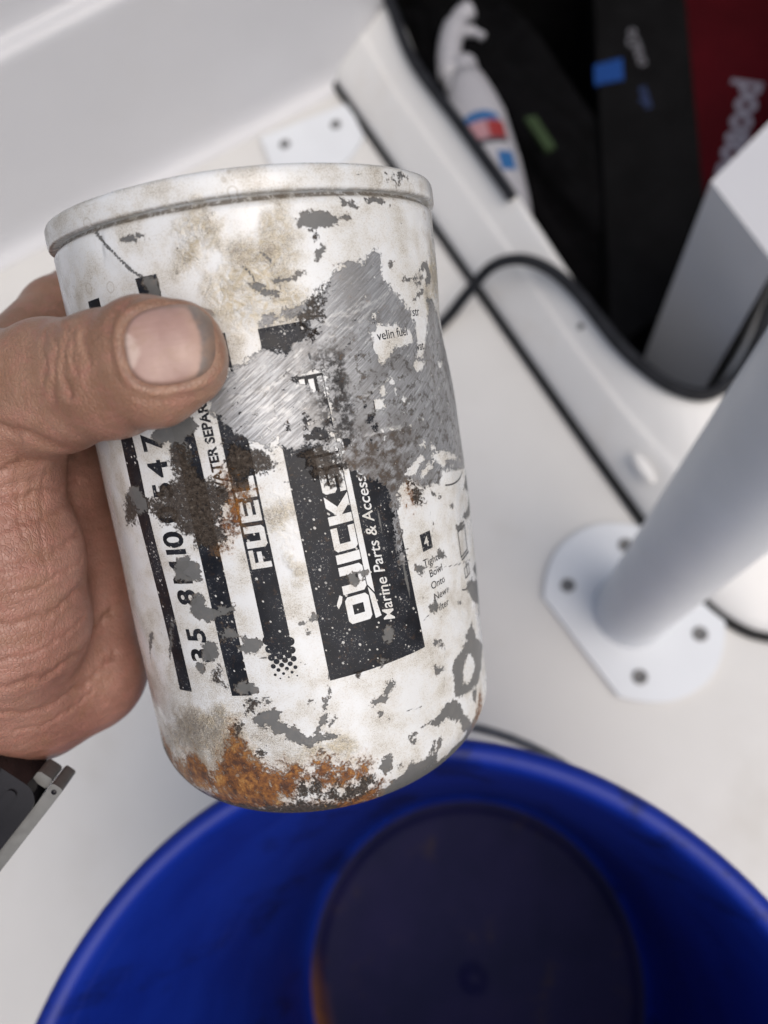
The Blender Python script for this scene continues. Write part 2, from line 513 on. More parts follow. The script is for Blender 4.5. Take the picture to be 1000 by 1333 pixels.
# local z runs along the bottle, local x across, local y to the deck
def oval(profile, n=36):
    V, F = [], []
    for rx, ry, z, dx in profile:
        for i in range(n):
            a = 2 * math.pi * i / n
            V.append((dx + rx * math.cos(a), ry * math.sin(a), z))
    for j in range(len(profile) - 1):
        for i in range(n):
            k = (i + 1) % n
            F.append((j * n + i, j * n + k, (j + 1) * n + k, (j + 1) * n + i))
    F.append(tuple(range(n))[::-1]); F.append(tuple((len(profile) - 1) * n + i for i in range(n)))
    return V, F
V, F = oval([(0.030, 0.020, -0.05, 0), (0.036, 0.025, -0.045, 0), (0.038, 0.027, -0.02, 0), (0.039, 0.027, 0.03, 0), (0.037, 0.026, 0.07, 0), (0.036, 0.025, 0.100, 0), (0.031, 0.023, 0.125, 0), (0.025, 0.020, 0.148, 0), (0.019, 0.018, 0.165, 0)])
sbb = mesh_obj('bottle', V, F, M['bottle_white'], sb)
V, F = oval([(0.017, 0.017, 0.160, 0), (0.0175, 0.0175, 0.163, 0), (0.0175, 0.0175, 0.182, 0), (0.015, 0.015, 0.186, 0)])
mesh_obj('collar', V, F, M['bottle_white'], sb)
V, F = tube(spline([(-0.020, 0, 0.150), (-0.016, 0, 0.190), (-0.006, 0, 0.225), (0.010, 0, 0.252), (0.026, 0, 0.262)], 24), [0.008] * 4 + [0.015] * 14 + [0.012] * 6, 14)
sph = mesh_obj('spray_head', V, F, M['bottle_white'], sb)
V, F = tube(spline([(0.006, 0, 0.232), (0.022, 0, 0.228), (0.034, 0, 0.216)], 14), [0.007] * 8 + [0.005] * 6, 12)
mesh_obj('trigger', V, F, M['bottle_white'], sph)
def bottle_patch(name, x0, x1, z0, z1, mat, arch=0.0):
    V, F = [], []
    n = 10
    for j in range(7):
        for i in range(n + 1):
            x = x0 + (x1 - x0) * i / n
            z = z0 + (z1 - z0) * j / 6 + arch * (j / 6) * (1 - (2 * i / n - 1) ** 2)
            w = 0.039 - max(0, (z - 0.03)) * 0.06
            y = -0.0272 * math.sqrt(max(0.02, 1 - (x / w) ** 2)) + max(0, z - 0.03) * 0.03
            V.append((x, y - 0.0006, z))
    for j in range(6):
        for i in range(n):
            F.append((j * (n + 1) + i, j * (n + 1) + i + 1, (j + 1) * (n + 1) + i + 1, (j + 1) * (n + 1) + i))
    return mesh_obj(name, V, F, mat, sbb)
bottle_patch('label_blue_arch', -0.026, 0.026, 0.076, 0.082, M['label_blue'], 0.008)
bottle_patch('label_red_field', -0.027, 0.006, 0.050, 0.075, M['label_pink'])
bottle_patch('label_red_corner', 0.0065, 0.027, 0.050, 0.075, M['label_red'])
bottle_patch('label_dark_line', -0.027, 0.027, 0.043, 0.0495, M['label_dark'])
bottle_patch('label_blue_drop', 0.010, 0.028, 0.004, 0.030, M['label_blue'])

# ------------------------------------------------------------------ bucket
bk = empty('bucket', loc=(-0.017, -0.147, 0.0))
tag(bk, 'deep blue plastic bucket with a dirty bottom', 'bucket')
mb, nt, b = new_mat('blue_plastic')
co = coords(nt)
n1 = nt.noise(co, 9, 5, 0.6); n2 = nt.noise(nt.mapping(co, sc=(1, 1, 0.22)), 22, 6, 0.7)
n3 = nt.noise(nt.mapping(co, sc=(0.35, 0.35, 2.2)), 30, 5, 0.7)
base = nt.mix(nt.ss(n1, 0.3, 0.7), (0.004, 0.016, 0.19), (0.006, 0.026, 0.27))
base = nt.mix(nt.mul(nt.ss(n2, 0.53, 0.66), 0.65), base, (0.004, 0.007, 0.05))
base = nt.mix(nt.mul(nt.ss(n3, 0.60, 0.70), 0.25), base, (0.03, 0.05, 0.30))
nt.put(b.inputs['Base Color'], base)
nt.put(b.inputs['Roughness'], nt.mixf(n1, 0.30, 0.5))
mbot, nt, b = new_mat('dirty_blue_plastic')
co = coords(nt)
n1 = nt.noise(co, 14, 6, 0.65); n2 = nt.noise(co, 30, 5, 0.65)
sep = nt.n('ShaderNodeSeparateXYZ'); nt.put(sep.inputs[0], co)
edge = nt.m('SQRT', nt.add(nt.mul(sep.outputs[0], sep.outputs[0]), nt.mul(sep.outputs[1], sep.outputs[1])))
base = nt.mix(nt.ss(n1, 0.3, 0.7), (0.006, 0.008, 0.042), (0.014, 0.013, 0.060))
leftm = nt.mul(nt.ss(edge, 0.105, 0.122), nt.mul(nt.ss(nt.mul(sep.outputs[0], -1.0), 0.08, 0.115), nt.ss(sep.outputs[1], 0.025, -0.03)))
base = nt.mix(nt.mul(leftm, nt.ss(nt.noise(co, 60, 5, 0.7), 0.40, 0.50)), base, (0.16, 0.062, 0.022))
base = nt.mix(nt.mul(nt.ss(n2, 0.60, 0.75), 0.5), base, (0.05, 0.035, 0.02))
nt.put(b.inputs['Base Color'], base); b.inputs['Roughness'].default_value = 0.6
matte(mbot, 0.12)
matte(mb, 0.3)
RB, RT, HB = 0.129, 0.155, 0.34
def rw(z): return RB + (RT - RB) * z / HB
pr = [(RB - 0.003, 0.002), (RB, 0.004), (RB + 0.0005, 0.010)]
pr += [(rw(z), z) for z in np.linspace(0.02, 0.262, 9)]
for zc in (0.27, 0.295):          # two stiffening collars
    pr += [(rw(zc), zc), (rw(zc) + 0.009, zc + 0.001), (rw(zc) + 0.010, zc + 0.003), (rw(zc) + 0.009, zc + 0.005), (rw(zc), zc + 0.006)]
pr += [(rw(0.318), 0.318), (rw(0.32) + 0.006, 0.320), (rw(0.33) + 0.0075, 0.324), (rw(0.335) + 0.0075, 0.334), (rw(0.338) + 0.006, 0.3385), (RT + 0.003, 0.340), (RT - 0.0005, 0.3395), (RT - 0.0022, 0.337)]
pr += [(rw(z) - 0.0028, z) for z in np.linspace(0.33, 0.022, 12)] + [(RB - 0.0035, 0.0155), (RB - 0.0065, 0.0125)]
V, F = lathe(pr, 144)
def lean(v): return (v[0] - 0.008 * v[2] / HB, v[1] - 0.003 * v[2] / HB, v[2])     # the soft wall has gone slightly out of true
V = [lean(v) for v in V]
mesh_obj('wall', V, F, mb, bk)
pr = [(RB - 0.0060, 0.0122), (RB - 0.010, 0.0105), (RB - 0.014, 0.0130), (RB - 0.017, 0.0140), (RB - 0.020, 0.0130), (0.09, 0.0122), (0.05, 0.0118), (0.014, 0.0118), (0.010, 0.0124), (0.006, 0.0150), (0.003, 0.0162), (0.0001, 0.0165)]
V, F = lathe(pr, 96)
mesh_obj('bottom', V, F, mbot, bk)
ear_a = rad(98)
for s in (0, 1):
    a = ear_a + s * math.pi
    V, F = lathe([(0.0001, 0.013), (0.009, 0.012), (0.011, 0.009), (0.011, 0.0)], 20)
    R_ = Matrix.Rotation(a, 3, 'Z') @ Matrix.Rotation(rad(90), 3, 'Y')
    p0 = Vector((math.cos(a), math.sin(a), 0)) * (rw(0.308) - 0.001) + Vector((0, 0, 0.308))
    mesh_obj('handle_ear', [lean(R_ @ Vector(v) + p0) for v in V], F, mb, bk)
hp = []
for k in range(61):
    th = math.pi * k / 60
    rr = rw(0.308) + 0.0185
    e = math.cos(th) * rr; w = math.sin(th) * (rr + 0.012)
    axd = Vector((math.cos(ear_a), math.sin(ear_a), 0)); sid = Vector((axd.y, -axd.x, 0))
    tilt = rad(-38)
    hp.append(lean(axd * e + sid * (w * math.cos(tilt)) + Vector((0, 0, 0.308 + w * math.sin(tilt)))))
V, F = tube(hp, 0.0021, 10)
mesh_obj('wire_handle', V, F, M['wire'], bk)
# ================================================================== the canister
# Label coordinates: s = arc length round the can (mm, 0 facing the phone), t = height above the bottom (mm)
CAN_M = Matrix(((0.963467, -0.258587, -0.069737, -0.044545),
                (0.194618, 0.497078, 0.845599, 0.008510),
                (-0.183996, -0.828279, 0.529244, 0.425749),
                (0, 0, 0, 1)))
CAN_R, CAN_H, FIL = 46.5, 141.0, 16.0
CHIP = [
  [(31.6,142.7),(32.7,143.4),(34.2,143.3),(34.7,144.1),(35.3,143.1),(36.4,143.3),(37.3,144.5),(38.1,144.3),(38.5,143.2),(40.1,143.2),(40.1,142.1),(38.6,142.4),(36.7,142),(35.1,141.4),(34.7,142),(33.4,142),(32.4,141.8),(31.5,142.2)],
  [(25.7,138.7),(26.6,138.9),(27.6,138.7),(29,138.9),(30.3,138.7),(31.7,138.4),(33.5,137.7),(32.1,138),(30.2,138.2),(28.4,138.5),(26.9,138)],
  [(19.8,138.9),(20.7,138.7),(20.9,137.8),(22.1,138.2),(23.9,137.5),(23.6,137.1),(22.5,137.2),(21.7,137.8),(20.9,137.5),(20.1,138.1)],
  [(12.3,136.4),(14.3,136.4),(16.2,136.2),(17.2,135.7),(18.6,135.1),(18.3,134.1),(16.8,133.8),(15.1,133.6),(13.4,133.3),(12.1,133.3),(11.2,134),(10,134.1),(10,135.2),(11,136)],
  [(17.2,135.8),(19.3,135.6),(21.8,135.1),(19.6,135.3),(18.1,135.3)],
  [(13,128.9),(14.4,130.3),(14.8,129.5),(14.2,128.3),(12.9,127.3),(12.6,127.7)],
  [(31.5,126.2),(32.1,126.2),(31.8,125.1),(31.3,125.3)],
  [(35.4,122.8),(36.8,122.5),(39.5,122.9),(44.3,123.3),(45,123),(40.8,122.4),(38,122.3),(36.1,122),(35.3,122.3)],
  [(42.4,124),(45.1,126),(47.7,126.2),(48.7,124.5),(50,123.1),(49.5,122.1),(46.4,121.3),(45.8,122.3),(47.1,123.4),(45.9,125.4),(43.1,123.8)],
  [(40.3,121.8),(43,121.9),(43.1,121.1),(41.1,120.9)],
  [(44.7,120.6),(45.1,120.2),(41.3,118.7),(38.6,117.9),(40.6,118.9)],
  [(45.3,118.2),(49.7,118.2),(51,116.4),(48.8,116.1),(47,117.1)],
  [(25.7,142.7),(26.7,142.9),(26.4,142),(25.8,142.1)],
  [(-26.6,136.9),(-25.1,136.7),(-23.2,136.6),(-21.7,136.7),(-20.1,136.4),(-20.2,136),(-21.4,136.2),(-23,135.9),(-24.9,136),(-26.1,136.4)],
  [(-22.4,128.8),(-20.8,128.7),(-19.9,127.5),(-19.5,126.3),(-19.9,124.1),(-22.4,124.3)],
  [(-33.9,139.5),(-32.6,138.9),(-31.2,137.6),(-32.1,137.8),(-33.2,138.7)],
  [(-1.6,124.4),(1.5,123.9),(1.1,123.3),(2.2,122.8),(3.9,121.8),(3.6,121.4),(1.1,121.6),(0.4,122.8),(-0.7,123.4)],
  [(2.8,124.6),(5,124.6),(7.7,124.3),(7.8,124),(5.5,124.1),(4,124)],
  [(8.5,125.2),(9.8,125.1),(9.5,124.8),(8.8,124.9)],
  [(-28.6,98.1),(-26.2,99.2),(-22.7,100.5),(-19.5,101.4),(-17.8,99.3),(-17.1,97.9),(-19.1,96.9),(-20.7,96.1),(-22.4,94.9),(-24.7,95.5),(-27.6,95.4),(-28.7,96.1),(-29.2,96.8)],
  [(-42.6,84.3),(-39.1,86.2),(-35.7,85.9),(-35.9,83.8),(-34,83.1),(-34.6,81),(-37.8,79.9),(-40.9,80.1),(-43.1,81.5)],
  [(-24.7,95.5),(-20.7,96.1),(-20.3,91.2),(-22,90.3),(-24.8,91.5)],
  [(-29.3,69.1),(-27.7,70.1),(-25.5,70.3),(-23.9,68.7),(-23.2,67.2),(-23.9,64.8),(-27.7,64.8),(-30.6,64.9),(-30,66.5),(-30.6,67.6)],
  [(-27.9,59),(-26,61.2),(-23.8,62.1),(-23.9,59.4),(-23,58.4),(-19.8,58.6),(-17.2,59.1),(-17.3,57.5),(-19.4,56.9),(-21.9,56),(-24.1,55.1),(-25.2,55.8),(-27.6,56.3),(-28.2,57.6)],
  [(-21.6,52.8),(-19,53.6),(-17,53.1),(-17.1,52.1),(-18.7,51.4),(-21,51.1)],
  [(-26.8,49.9),(-25.1,50.7),(-22.8,50),(-22.8,48.2),(-24.1,46.3),(-26.4,45.1),(-27.7,46.1),(-26.8,48)],
  [(-29.9,45.6),(-27.8,45),(-28,43.1),(-28.8,42.5),(-29.8,44.1)],
  [(-16.1,51.5),(-15.3,52),(-14.9,50.9),(-13,50.9),(-12,49.5),(-12.8,48.2),(-14.3,47.5),(-16,48),(-18.2,48.3),(-17.3,49.2),(-15.7,49.8)],
  [(-20.2,40),(-18.2,40.7),(-16,40.7),(-15,39.1),(-15.8,37.9),(-18,37.7),(-20.1,38.5)],
  [(-14,36.8),(-12.7,37.1),(-12.2,35.8),(-13.7,35.5)],
  [(-46.5,49.2),(-44.7,50.4),(-45.1,48.7),(-49.4,42.9)],
  [(-35.2,55.2),(-34.2,55),(-39.2,44.8),(-39.6,45.1)],
  [(-3.2,53),(-1.4,53.2),(0.2,54.4),(1.1,53.7),(0.3,53.1),(-3.3,52.6)],
  [(15,46.5),(16,47.6),(16.8,47.8),(17.8,46.3),(17.3,44.6),(16.1,43.5),(15.6,43.7),(14.8,45.1)],
  [(13.3,40.3),(15.2,40.1),(16.1,39.4),(14.6,39.1),(13.2,38.5)],
  [(13.6,33.4),(14.8,34.7),(16.3,34.2),(16.1,33.3),(15,32.7),(14.3,31.6),(13.5,30.4),(11.7,30.4),(10.2,29.9),(9.7,30.4),(10.4,31.4),(12.3,31.3),(13.5,31.9)],
  [(8.1,61),(9.9,61.6),(12.9,62.1),(13.5,61.4),(12.6,59.9),(11.6,60.8),(10.6,59),(9.7,59.9)],
  [(-1.9,51.2),(-1.2,50.9),(-1.6,50.5)],
  [(39.1,32.7),(43.2,33.9),(41.5,35),(47.6,36.4),(49,34.3),(50.1,31.3),(58.4,25.9),(53.9,24.3),(51.1,22.1),(45.7,20.7),(43.6,21.4),(42.1,23.4),(46.1,25.3),(45.9,28.4),(42.3,30.9),(39.3,28.5),(37.6,24.7),(37.8,23.8),(37.3,21.7),(35.2,22.3),(34.5,24.1),(34.7,28.1),(34.5,30.6),(36.2,31.9)],
  [(37.6,24.7),(40.2,23.4),(44,22.9),(44.5,20.9),(37.3,21.7)],
  [(42.9,20.9),(45.2,19.3),(43.8,16.9),(42.1,18.2)],
  [(27.9,33.4),(29.6,32.5),(31.4,32.2),(30.6,31.3),(28.8,30.9),(27.9,32.2)],
  [(28.5,39.7),(30.1,39.3),(31.4,38.5),(29.6,38.3),(28.3,38.8)],
  [(30.4,38),(31.8,37.6),(31.1,36.9)],
  [(48,47.7),(62.1,43.7),(62,40.1),(62.1,33.4),(57.8,35.1),(59.5,37.6),(51.6,41),(48.9,44.5),(46.5,47.1)],
  [(62,51.1),(61.9,48.5),(62,43.2),(59.6,45),(54.8,49.2),(62.2,49.5)],
  [(29,48.4),(30.4,48.3),(31.2,49.4),(32.2,48.6),(31.6,46.9),(30.6,46.3),(29.4,47.3)],
  [(30.1,22.4),(33.1,22.2),(36,19.6),(35.2,19.1)],
  [(36,50),(37.1,50),(36.5,49.6)],
  [(41.6,45.2),(42.9,44.9),(42.7,44.1),(41.5,44.7)],
  [(27.6,59.2),(29,58),(27.7,56.6),(26.4,58.1),(26.2,59.3)],
  [(-17.6,31.3),(-15.2,33.1),(-13.2,33.8),(-11.5,33.4),(-10.4,32.8),(-11.5,31.4),(-11.8,29.9),(-10.3,30.5),(-9.4,29.3),(-8.1,28.7),(-7.3,27.5),(-7.7,24.9),(-8.9,25.8),(-10.3,26.1),(-10.4,27.8),(-12.2,27.8),(-13.6,28.9),(-13.9,30),(-15.1,30.8),(-14.4,29.1),(-15.9,29.2),(-16.8,30.5)],
  [(-14.2,36.5),(-12.7,36.7),(-12.3,36),(-13.3,35.5)],
  [(-13.4,28.9),(-10.6,30.5),(-9.1,28.9),(-7.2,27.9),(-5.7,26.1),(-4,26.2),(-0.8,26.4),(0.8,25.8),(1.2,24.7),(-0.7,24.8),(-4.2,24.7),(-5.1,23.5),(-6.7,24.3),(-8,25.3),(-10.3,26.1),(-10.4,27.5),(-12.8,28)],
  [(-3.9,26.9),(-2.5,28.6),(-1.5,30.7),(-0.5,30.8),(-0.7,29.4),(-1.9,28.5),(-3.5,27.1)],
  [(-0.6,34.3),(0.2,34.3),(-0.1,33),(-0.7,31.6),(-1.2,31.7)],
  [(0.7,37),(1.1,36.7),(0.8,35.5),(0.5,35.7)],
  [(-0.1,28.9),(1.1,29.7),(1,29.2),(-0.4,28.2)],
  [(17.7,19.4),(20,19.8),(19.4,19.1),(18.1,18.8)],
  [(18.4,18.3),(19.8,18.5),(19.4,17.5),(18.5,17.5)],
  [(-3.4,23),(-2.5,22.1),(-2.9,21.8)],
  [(-3.7,34.6),(-3,34.5),(-3.4,34)],
  [(11.4,28),(12.1,27.7),(11.6,26.9)],
  [(24.3,20.4),(26.9,20.6),(30,22.1),(33.2,22.6),(33.4,20.4),(35.4,20.3),(36.5,16.8),(38.9,14.6),(42.1,11.9),(39.4,11.7),(36.1,14.2),(34.5,16.1),(31.6,18),(30,19.1),(28.8,18.5),(26,18.6)],
  [(35,27.9),(38,26.6),(36.5,24.8),(37.6,23),(35.8,22),(34.6,23.1)],
  [(44.2,19.8),(44.7,17.8),(42.9,17.4),(42.3,19)],
  [(12.3,11.4),(14.8,12),(17.3,13.2),(17.8,14.2),(19.6,12.7),(20.9,13.2),(23.4,13.3),(25.4,13.2),(26.2,12.3),(25.5,11.2),(23.1,10.7),(19.9,10),(16.1,9.9),(13.4,10.2)],
  [(23.7,15.2),(24.9,15.3),(24.6,13.8),(23.8,14.3)],
  [(26.6,15.7),(27.4,15.7),(26.7,14),(25.9,13.6)],
  [(35.3,11.7),(39.4,11.7),(42.1,11.9),(46,10.1),(42,9.1),(36.7,9.6),(33.5,9),(32.5,7.6),(30.7,10.4),(32.6,11.4)],
  [(9.5,15.8),(11.6,16.9),(12.7,17.4),(12.2,15.5),(11.9,13.9),(10.3,13.7),(9.1,14.9)],
  [(21.7,20.5),(22.6,20.5),(22.3,19.9)],
  [(14,14.5),(14.6,14.4),(14.2,13.8)],
  [(62.1,74.6),(62,72.5),(61.9,67.4),(61.9,64),(59.4,63.1),(52.4,63.2),(49.4,64.4),(57,65.3),(62.2,68.3),(53.1,71.1)],
  [(35.1,60.7),(37.1,59),(37.5,57.7),(34.4,58.8)],
  [(62,56.4),(61.8,55.5),(62,46.8),(62.2,46.8),(62.2,53.4)],
  [(35.2,74.5),(38.2,72.7),(37.4,72.3),(35.4,73.7)],
  [(44.3,63.8),(48.9,63.1),(50.7,62),(47,61.9),(44.5,62.8)],
  [(42,69.1),(44.1,69.5),(43.4,68.9)],
  [(9,10.4),(20,11),(34,10.4),(42,14),(47,13.5),(42,6),(9,6)],
]
METAL = [
  [(-14.1,103.9),(-10.9,106.3),(-7,109.1),(-4.7,109.4),(-1.6,111.4),(0.9,111.7),(3.5,110.4),(6.3,111.9),(8.4,113.1),(8.4,117.1),(4.3,117.3),(0.3,116),(-0.9,116.5),(-0.2,117.6),(3.9,118.2),(8.1,118.9),(10.9,120.1),(14.6,122.8),(17.9,125.5),(19.5,126.8),(23.2,126.2),(25.9,127.6),(27.9,128.6),(28.6,127.8),(28,123.5),(30.9,120.5),(33.6,118.1),(36.5,115.7),(38,112.9),(38.7,108.8),(41.3,107.6),(45.4,112.6),(48.3,117.8),(54,114.3),(57.2,108.7),(62.2,100.9),(62.1,93.7),(62.1,82.8),(62,76.7),(56.5,75.3),(40.8,78.4),(38.3,76),(32.6,76.2),(27.3,79),(24.6,77),(23.8,73.7),(23.3,66.7),(24,60.1),(21.8,60.8),(21.5,68.9),(21.8,75.9),(20.8,79.6),(15.4,82.4),(9.1,87),(4.8,91),(1.4,90),(-3.2,91.5),(-7.5,93.9),(-10.6,96.5),(-13.6,100.1)],
]
FLAKE = [
  [(23.7,115.2),(24.7,116.4),(25,115.4),(24.2,114.4)],
  [(22.7,111.8),(25,113.2),(29,113.2),(31.9,113),(32.6,111.2),(35.6,112),(36.4,110),(35.9,108),(32.5,108.3),(29.5,108.2),(28.8,107),(26.8,106.2),(24.8,105.1),(23.4,105.3),(23.9,106.8),(23.1,108.5),(23.9,110.4)],
  [(38.2,112.2),(43.6,112.7),(43.9,110.9),(41.7,109.3),(41.3,107.6),(39.8,104.9),(36.5,105.2),(37.9,108.5)],
  [(34.9,103.6),(35.8,104.9),(38.2,104.3),(40.2,103.8),(37.8,102.3),(35.9,102.3)],
  [(23.7,100.3),(24.4,100.6),(25.5,99.4),(25.4,98.4),(23.6,98),(22.9,99.1)],
  [(20.9,99.1),(22.3,98.2),(23.6,98),(24,95.6),(22.3,95.4),(21.7,96.7)],
  [(25.5,101.7),(27.2,102.2),(28.4,100.3),(27.5,100.1),(26.3,101)],
  [(27.1,99.2),(27.8,99.4),(28.1,98.2),(27.1,98.3)],
  [(29.6,97.5),(30.5,98),(30.5,96.7),(29.7,96.5)],
  [(30.7,91.1),(32.2,90.9),(31.6,90.3)],
  [(48.4,103.2),(51.1,103),(50.4,101.5),(48.5,101.9)],
  [(18.9,94.2),(20.9,94.8),(20.3,93.2),(22,91.6),(25.3,91),(27.2,91),(22.7,90.8),(20.4,91.6),(19.1,93.1)],
  [(22.5,89.5),(23.4,89.7),(23,88.7)],
  [(33.5,86.4),(34.8,86.6),(35.7,85.3),(32.8,85.5)],
  [(33.5,86.4),(35.4,86.5),(35.4,85.2),(33.6,85.3)],
  [(37,85.2),(38.4,85.2),(38.7,83.7),(37.3,83.6)],
  [(36.5,82.8),(40.8,82.9),(43.3,82.4),(50.6,79.9),(53.4,78.2),(43.6,80.5),(41.4,79),(38.7,80.7),(37,82.2)],
  [(27.1,80.3),(29.4,81.9),(33,83.7),(34.5,82.7),(31.8,80.7),(29.9,79.3),(28,79.8)],
  [(31.2,79.2),(35.5,81.4),(37.2,80.3),(33,78.3),(31.6,78.4)],
  [(40,76.8),(48.9,76.4),(62.1,74.6),(62.1,71.7),(54.1,72.5),(39.6,75.3)],
  [(62.1,82),(62,81.2),(62.2,79.2)],
  [(10.5,105.9),(11.5,105.9),(11.2,100.9),(10.2,100.7)],
  [(10.3,99.8),(11.2,99.9),(11.2,94.5),(10.5,92.6),(10.6,96.5)],
  [(4.5,93.3),(9,94.5),(9.8,93.4),(9.6,92.1),(4.4,92)],
  [(5.4,104.9),(7.5,105.8),(10.1,105.8),(9.2,101.8),(7.8,101.7),(6.8,103.4),(4.9,103.4),(3.9,105.1)],
  [(7.2,95.8),(8.1,95.6),(6.7,94.6),(5.6,94.1)],
  [(4.8,97.1),(5.8,97.3),(5.8,95.7),(4.8,95.5)],
  [(1.7,95.7),(2.7,95.8),(1.8,94.7),(1.2,94.5)],
  [(-2.9,93.2),(-1,93.2),(-0.9,91.9),(-3,92.2)],
  [(-9.6,95.1),(-8.1,94.6),(-6.7,93.1),(-9.1,94.1)],
  [(-9.6,95.1),(-8,95),(-6.5,92.4),(-7.2,91.9),(-8.4,92.7),(-9.1,94.1)],
  [(-3.1,92.6),(-1.9,93),(-1.5,91.7),(0.9,91),(1.3,89.3),(-0.6,89.6),(-2,90.8),(-3.1,91.9)],
  [(-5.2,90.7),(-4,90.5),(-3.2,89.5),(-3.9,89.2),(-5,90.1)],
  [(4.5,93.3),(6.5,93.6),(9.6,94.4),(9.6,92.1),(6.2,91.9),(4.6,92.2)],
  [(1.1,88.1),(2.5,88.8),(4.3,88.2),(4.7,86.8),(2.9,85.8),(1.9,87.3)],
  [(7.8,89.5),(9.4,91.2),(9.7,88.8),(9.8,86.9),(8.3,88.1)],
  [(10.5,96.5),(11.5,96.4),(11.2,93.5),(10.5,94.6)],
  [(10.6,92),(11.2,91.8),(11.5,87.2),(10.7,87.4),(10.6,90)],
  [(12.5,91),(13.9,91.1),(14.3,89.3),(12.9,89.3)],
  [(-25.8,94.4),(-24.4,95),(-24.1,93.8),(-25.6,93.6)],
]
CRUST = [
  [(-23.8,94.4),(-21.1,94.5),(-20.5,90.5),(-18.9,87.7),(-17,86.2),(-13.6,84.6),(-13.6,82.6),(-15,80.7),(-15,79.1),(-17,77.6),(-15.6,74),(-16.6,72.8),(-20.3,72.3),(-22.5,72.8),(-23.2,74.9),(-26.3,75.7),(-28.2,78.2),(-30.9,78.5),(-33.3,80.3),(-34.2,82.4),(-31.1,84.4),(-27.3,86.7),(-25,87.5),(-25.2,89.9),(-26.1,91.6)],
  [(-44,82.8),(-40.8,83.7),(-38.9,80.2),(-40.2,78.3),(-44.5,77),(-45.2,78.8)],
  [(-12.2,93.2),(-6.3,92.1),(-3.9,90.8),(-2.5,88),(-4.6,87),(-7.1,87.3),(-12.2,84.4),(-12.2,88)],
  [(4.9,90),(8,90.5),(10.7,86.4),(11.6,85.2),(10.7,82),(8.3,82.2),(6.2,83.6),(5.2,85.4),(3.2,89.3)],
  [(-10,14.2),(-8.6,15.5),(-7.9,14.1),(-6.1,15.3),(-4.7,14.9),(-5.3,13.2),(-7.1,13.1),(-8.8,12.2),(-10,13)],
  [(-6.3,11.9),(-3.5,12.9),(-1.2,13.8),(-0.8,12.1),(3.1,13.6),(8.1,14.3),(7.9,12.8),(4.3,10.3),(-0.3,10.3),(-3.9,11.5)],
  [(-15.3,10.5),(-12.4,11.7),(-8.4,12.5),(-9.6,10.1),(-14.3,9.3)],
  [(-54.6,12.8),(-49.3,11),(-44,9.6),(-36.8,10.6),(-35.3,8),(-28.4,8.1),(-20,9),(-16.6,8.9),(-17.8,7.9),(-29.2,7.3),(-35.7,8),(-40.7,9.1),(-46.9,10.3),(-52,11.8)],
  [(-17.8,35.1),(-16,36.5),(-15.1,35.4),(-16.9,33.6),(-18.1,33.4)],
  [(-21.9,30.1),(-20.2,30.5),(-20.7,28.2),(-22.8,27.3)],
  [(-25.5,43.6),(-23.8,43.7),(-23.4,41.8),(-22.6,39.8),(-23.8,39.9),(-25.2,41.4)],
  [(28.9,79.2),(30.4,76.4),(31.8,75.3),(31.1,73),(29.2,73.1),(29,76)],
  [(7.2,115.7),(9.1,115.2),(11,113.1),(9.3,113),(7.7,114.4)],
  [(11.6,120.7),(14.2,122.5),(12.7,119.3),(10.6,118.7),(9.7,119)],
  [(10.2,118.1),(12.1,119.4),(11.9,116.4),(10.1,115.7),(7.3,116.3),(8.2,117.7)],
  [(-17.4,23.2),(-16.1,24),(-16.8,22.6),(-17.9,22.4)],
  [(7.8,38.9),(8.2,38.6),(8,38.3)],
  [(13,131.8),(13.3,131.8),(13.1,131.2)],
  [(-58,18),(-53,14.6),(-46,12),(-38,10.8),(-28,10),(-14,10.6),(-2,10.4),(-2,5),(-60,4)],
]
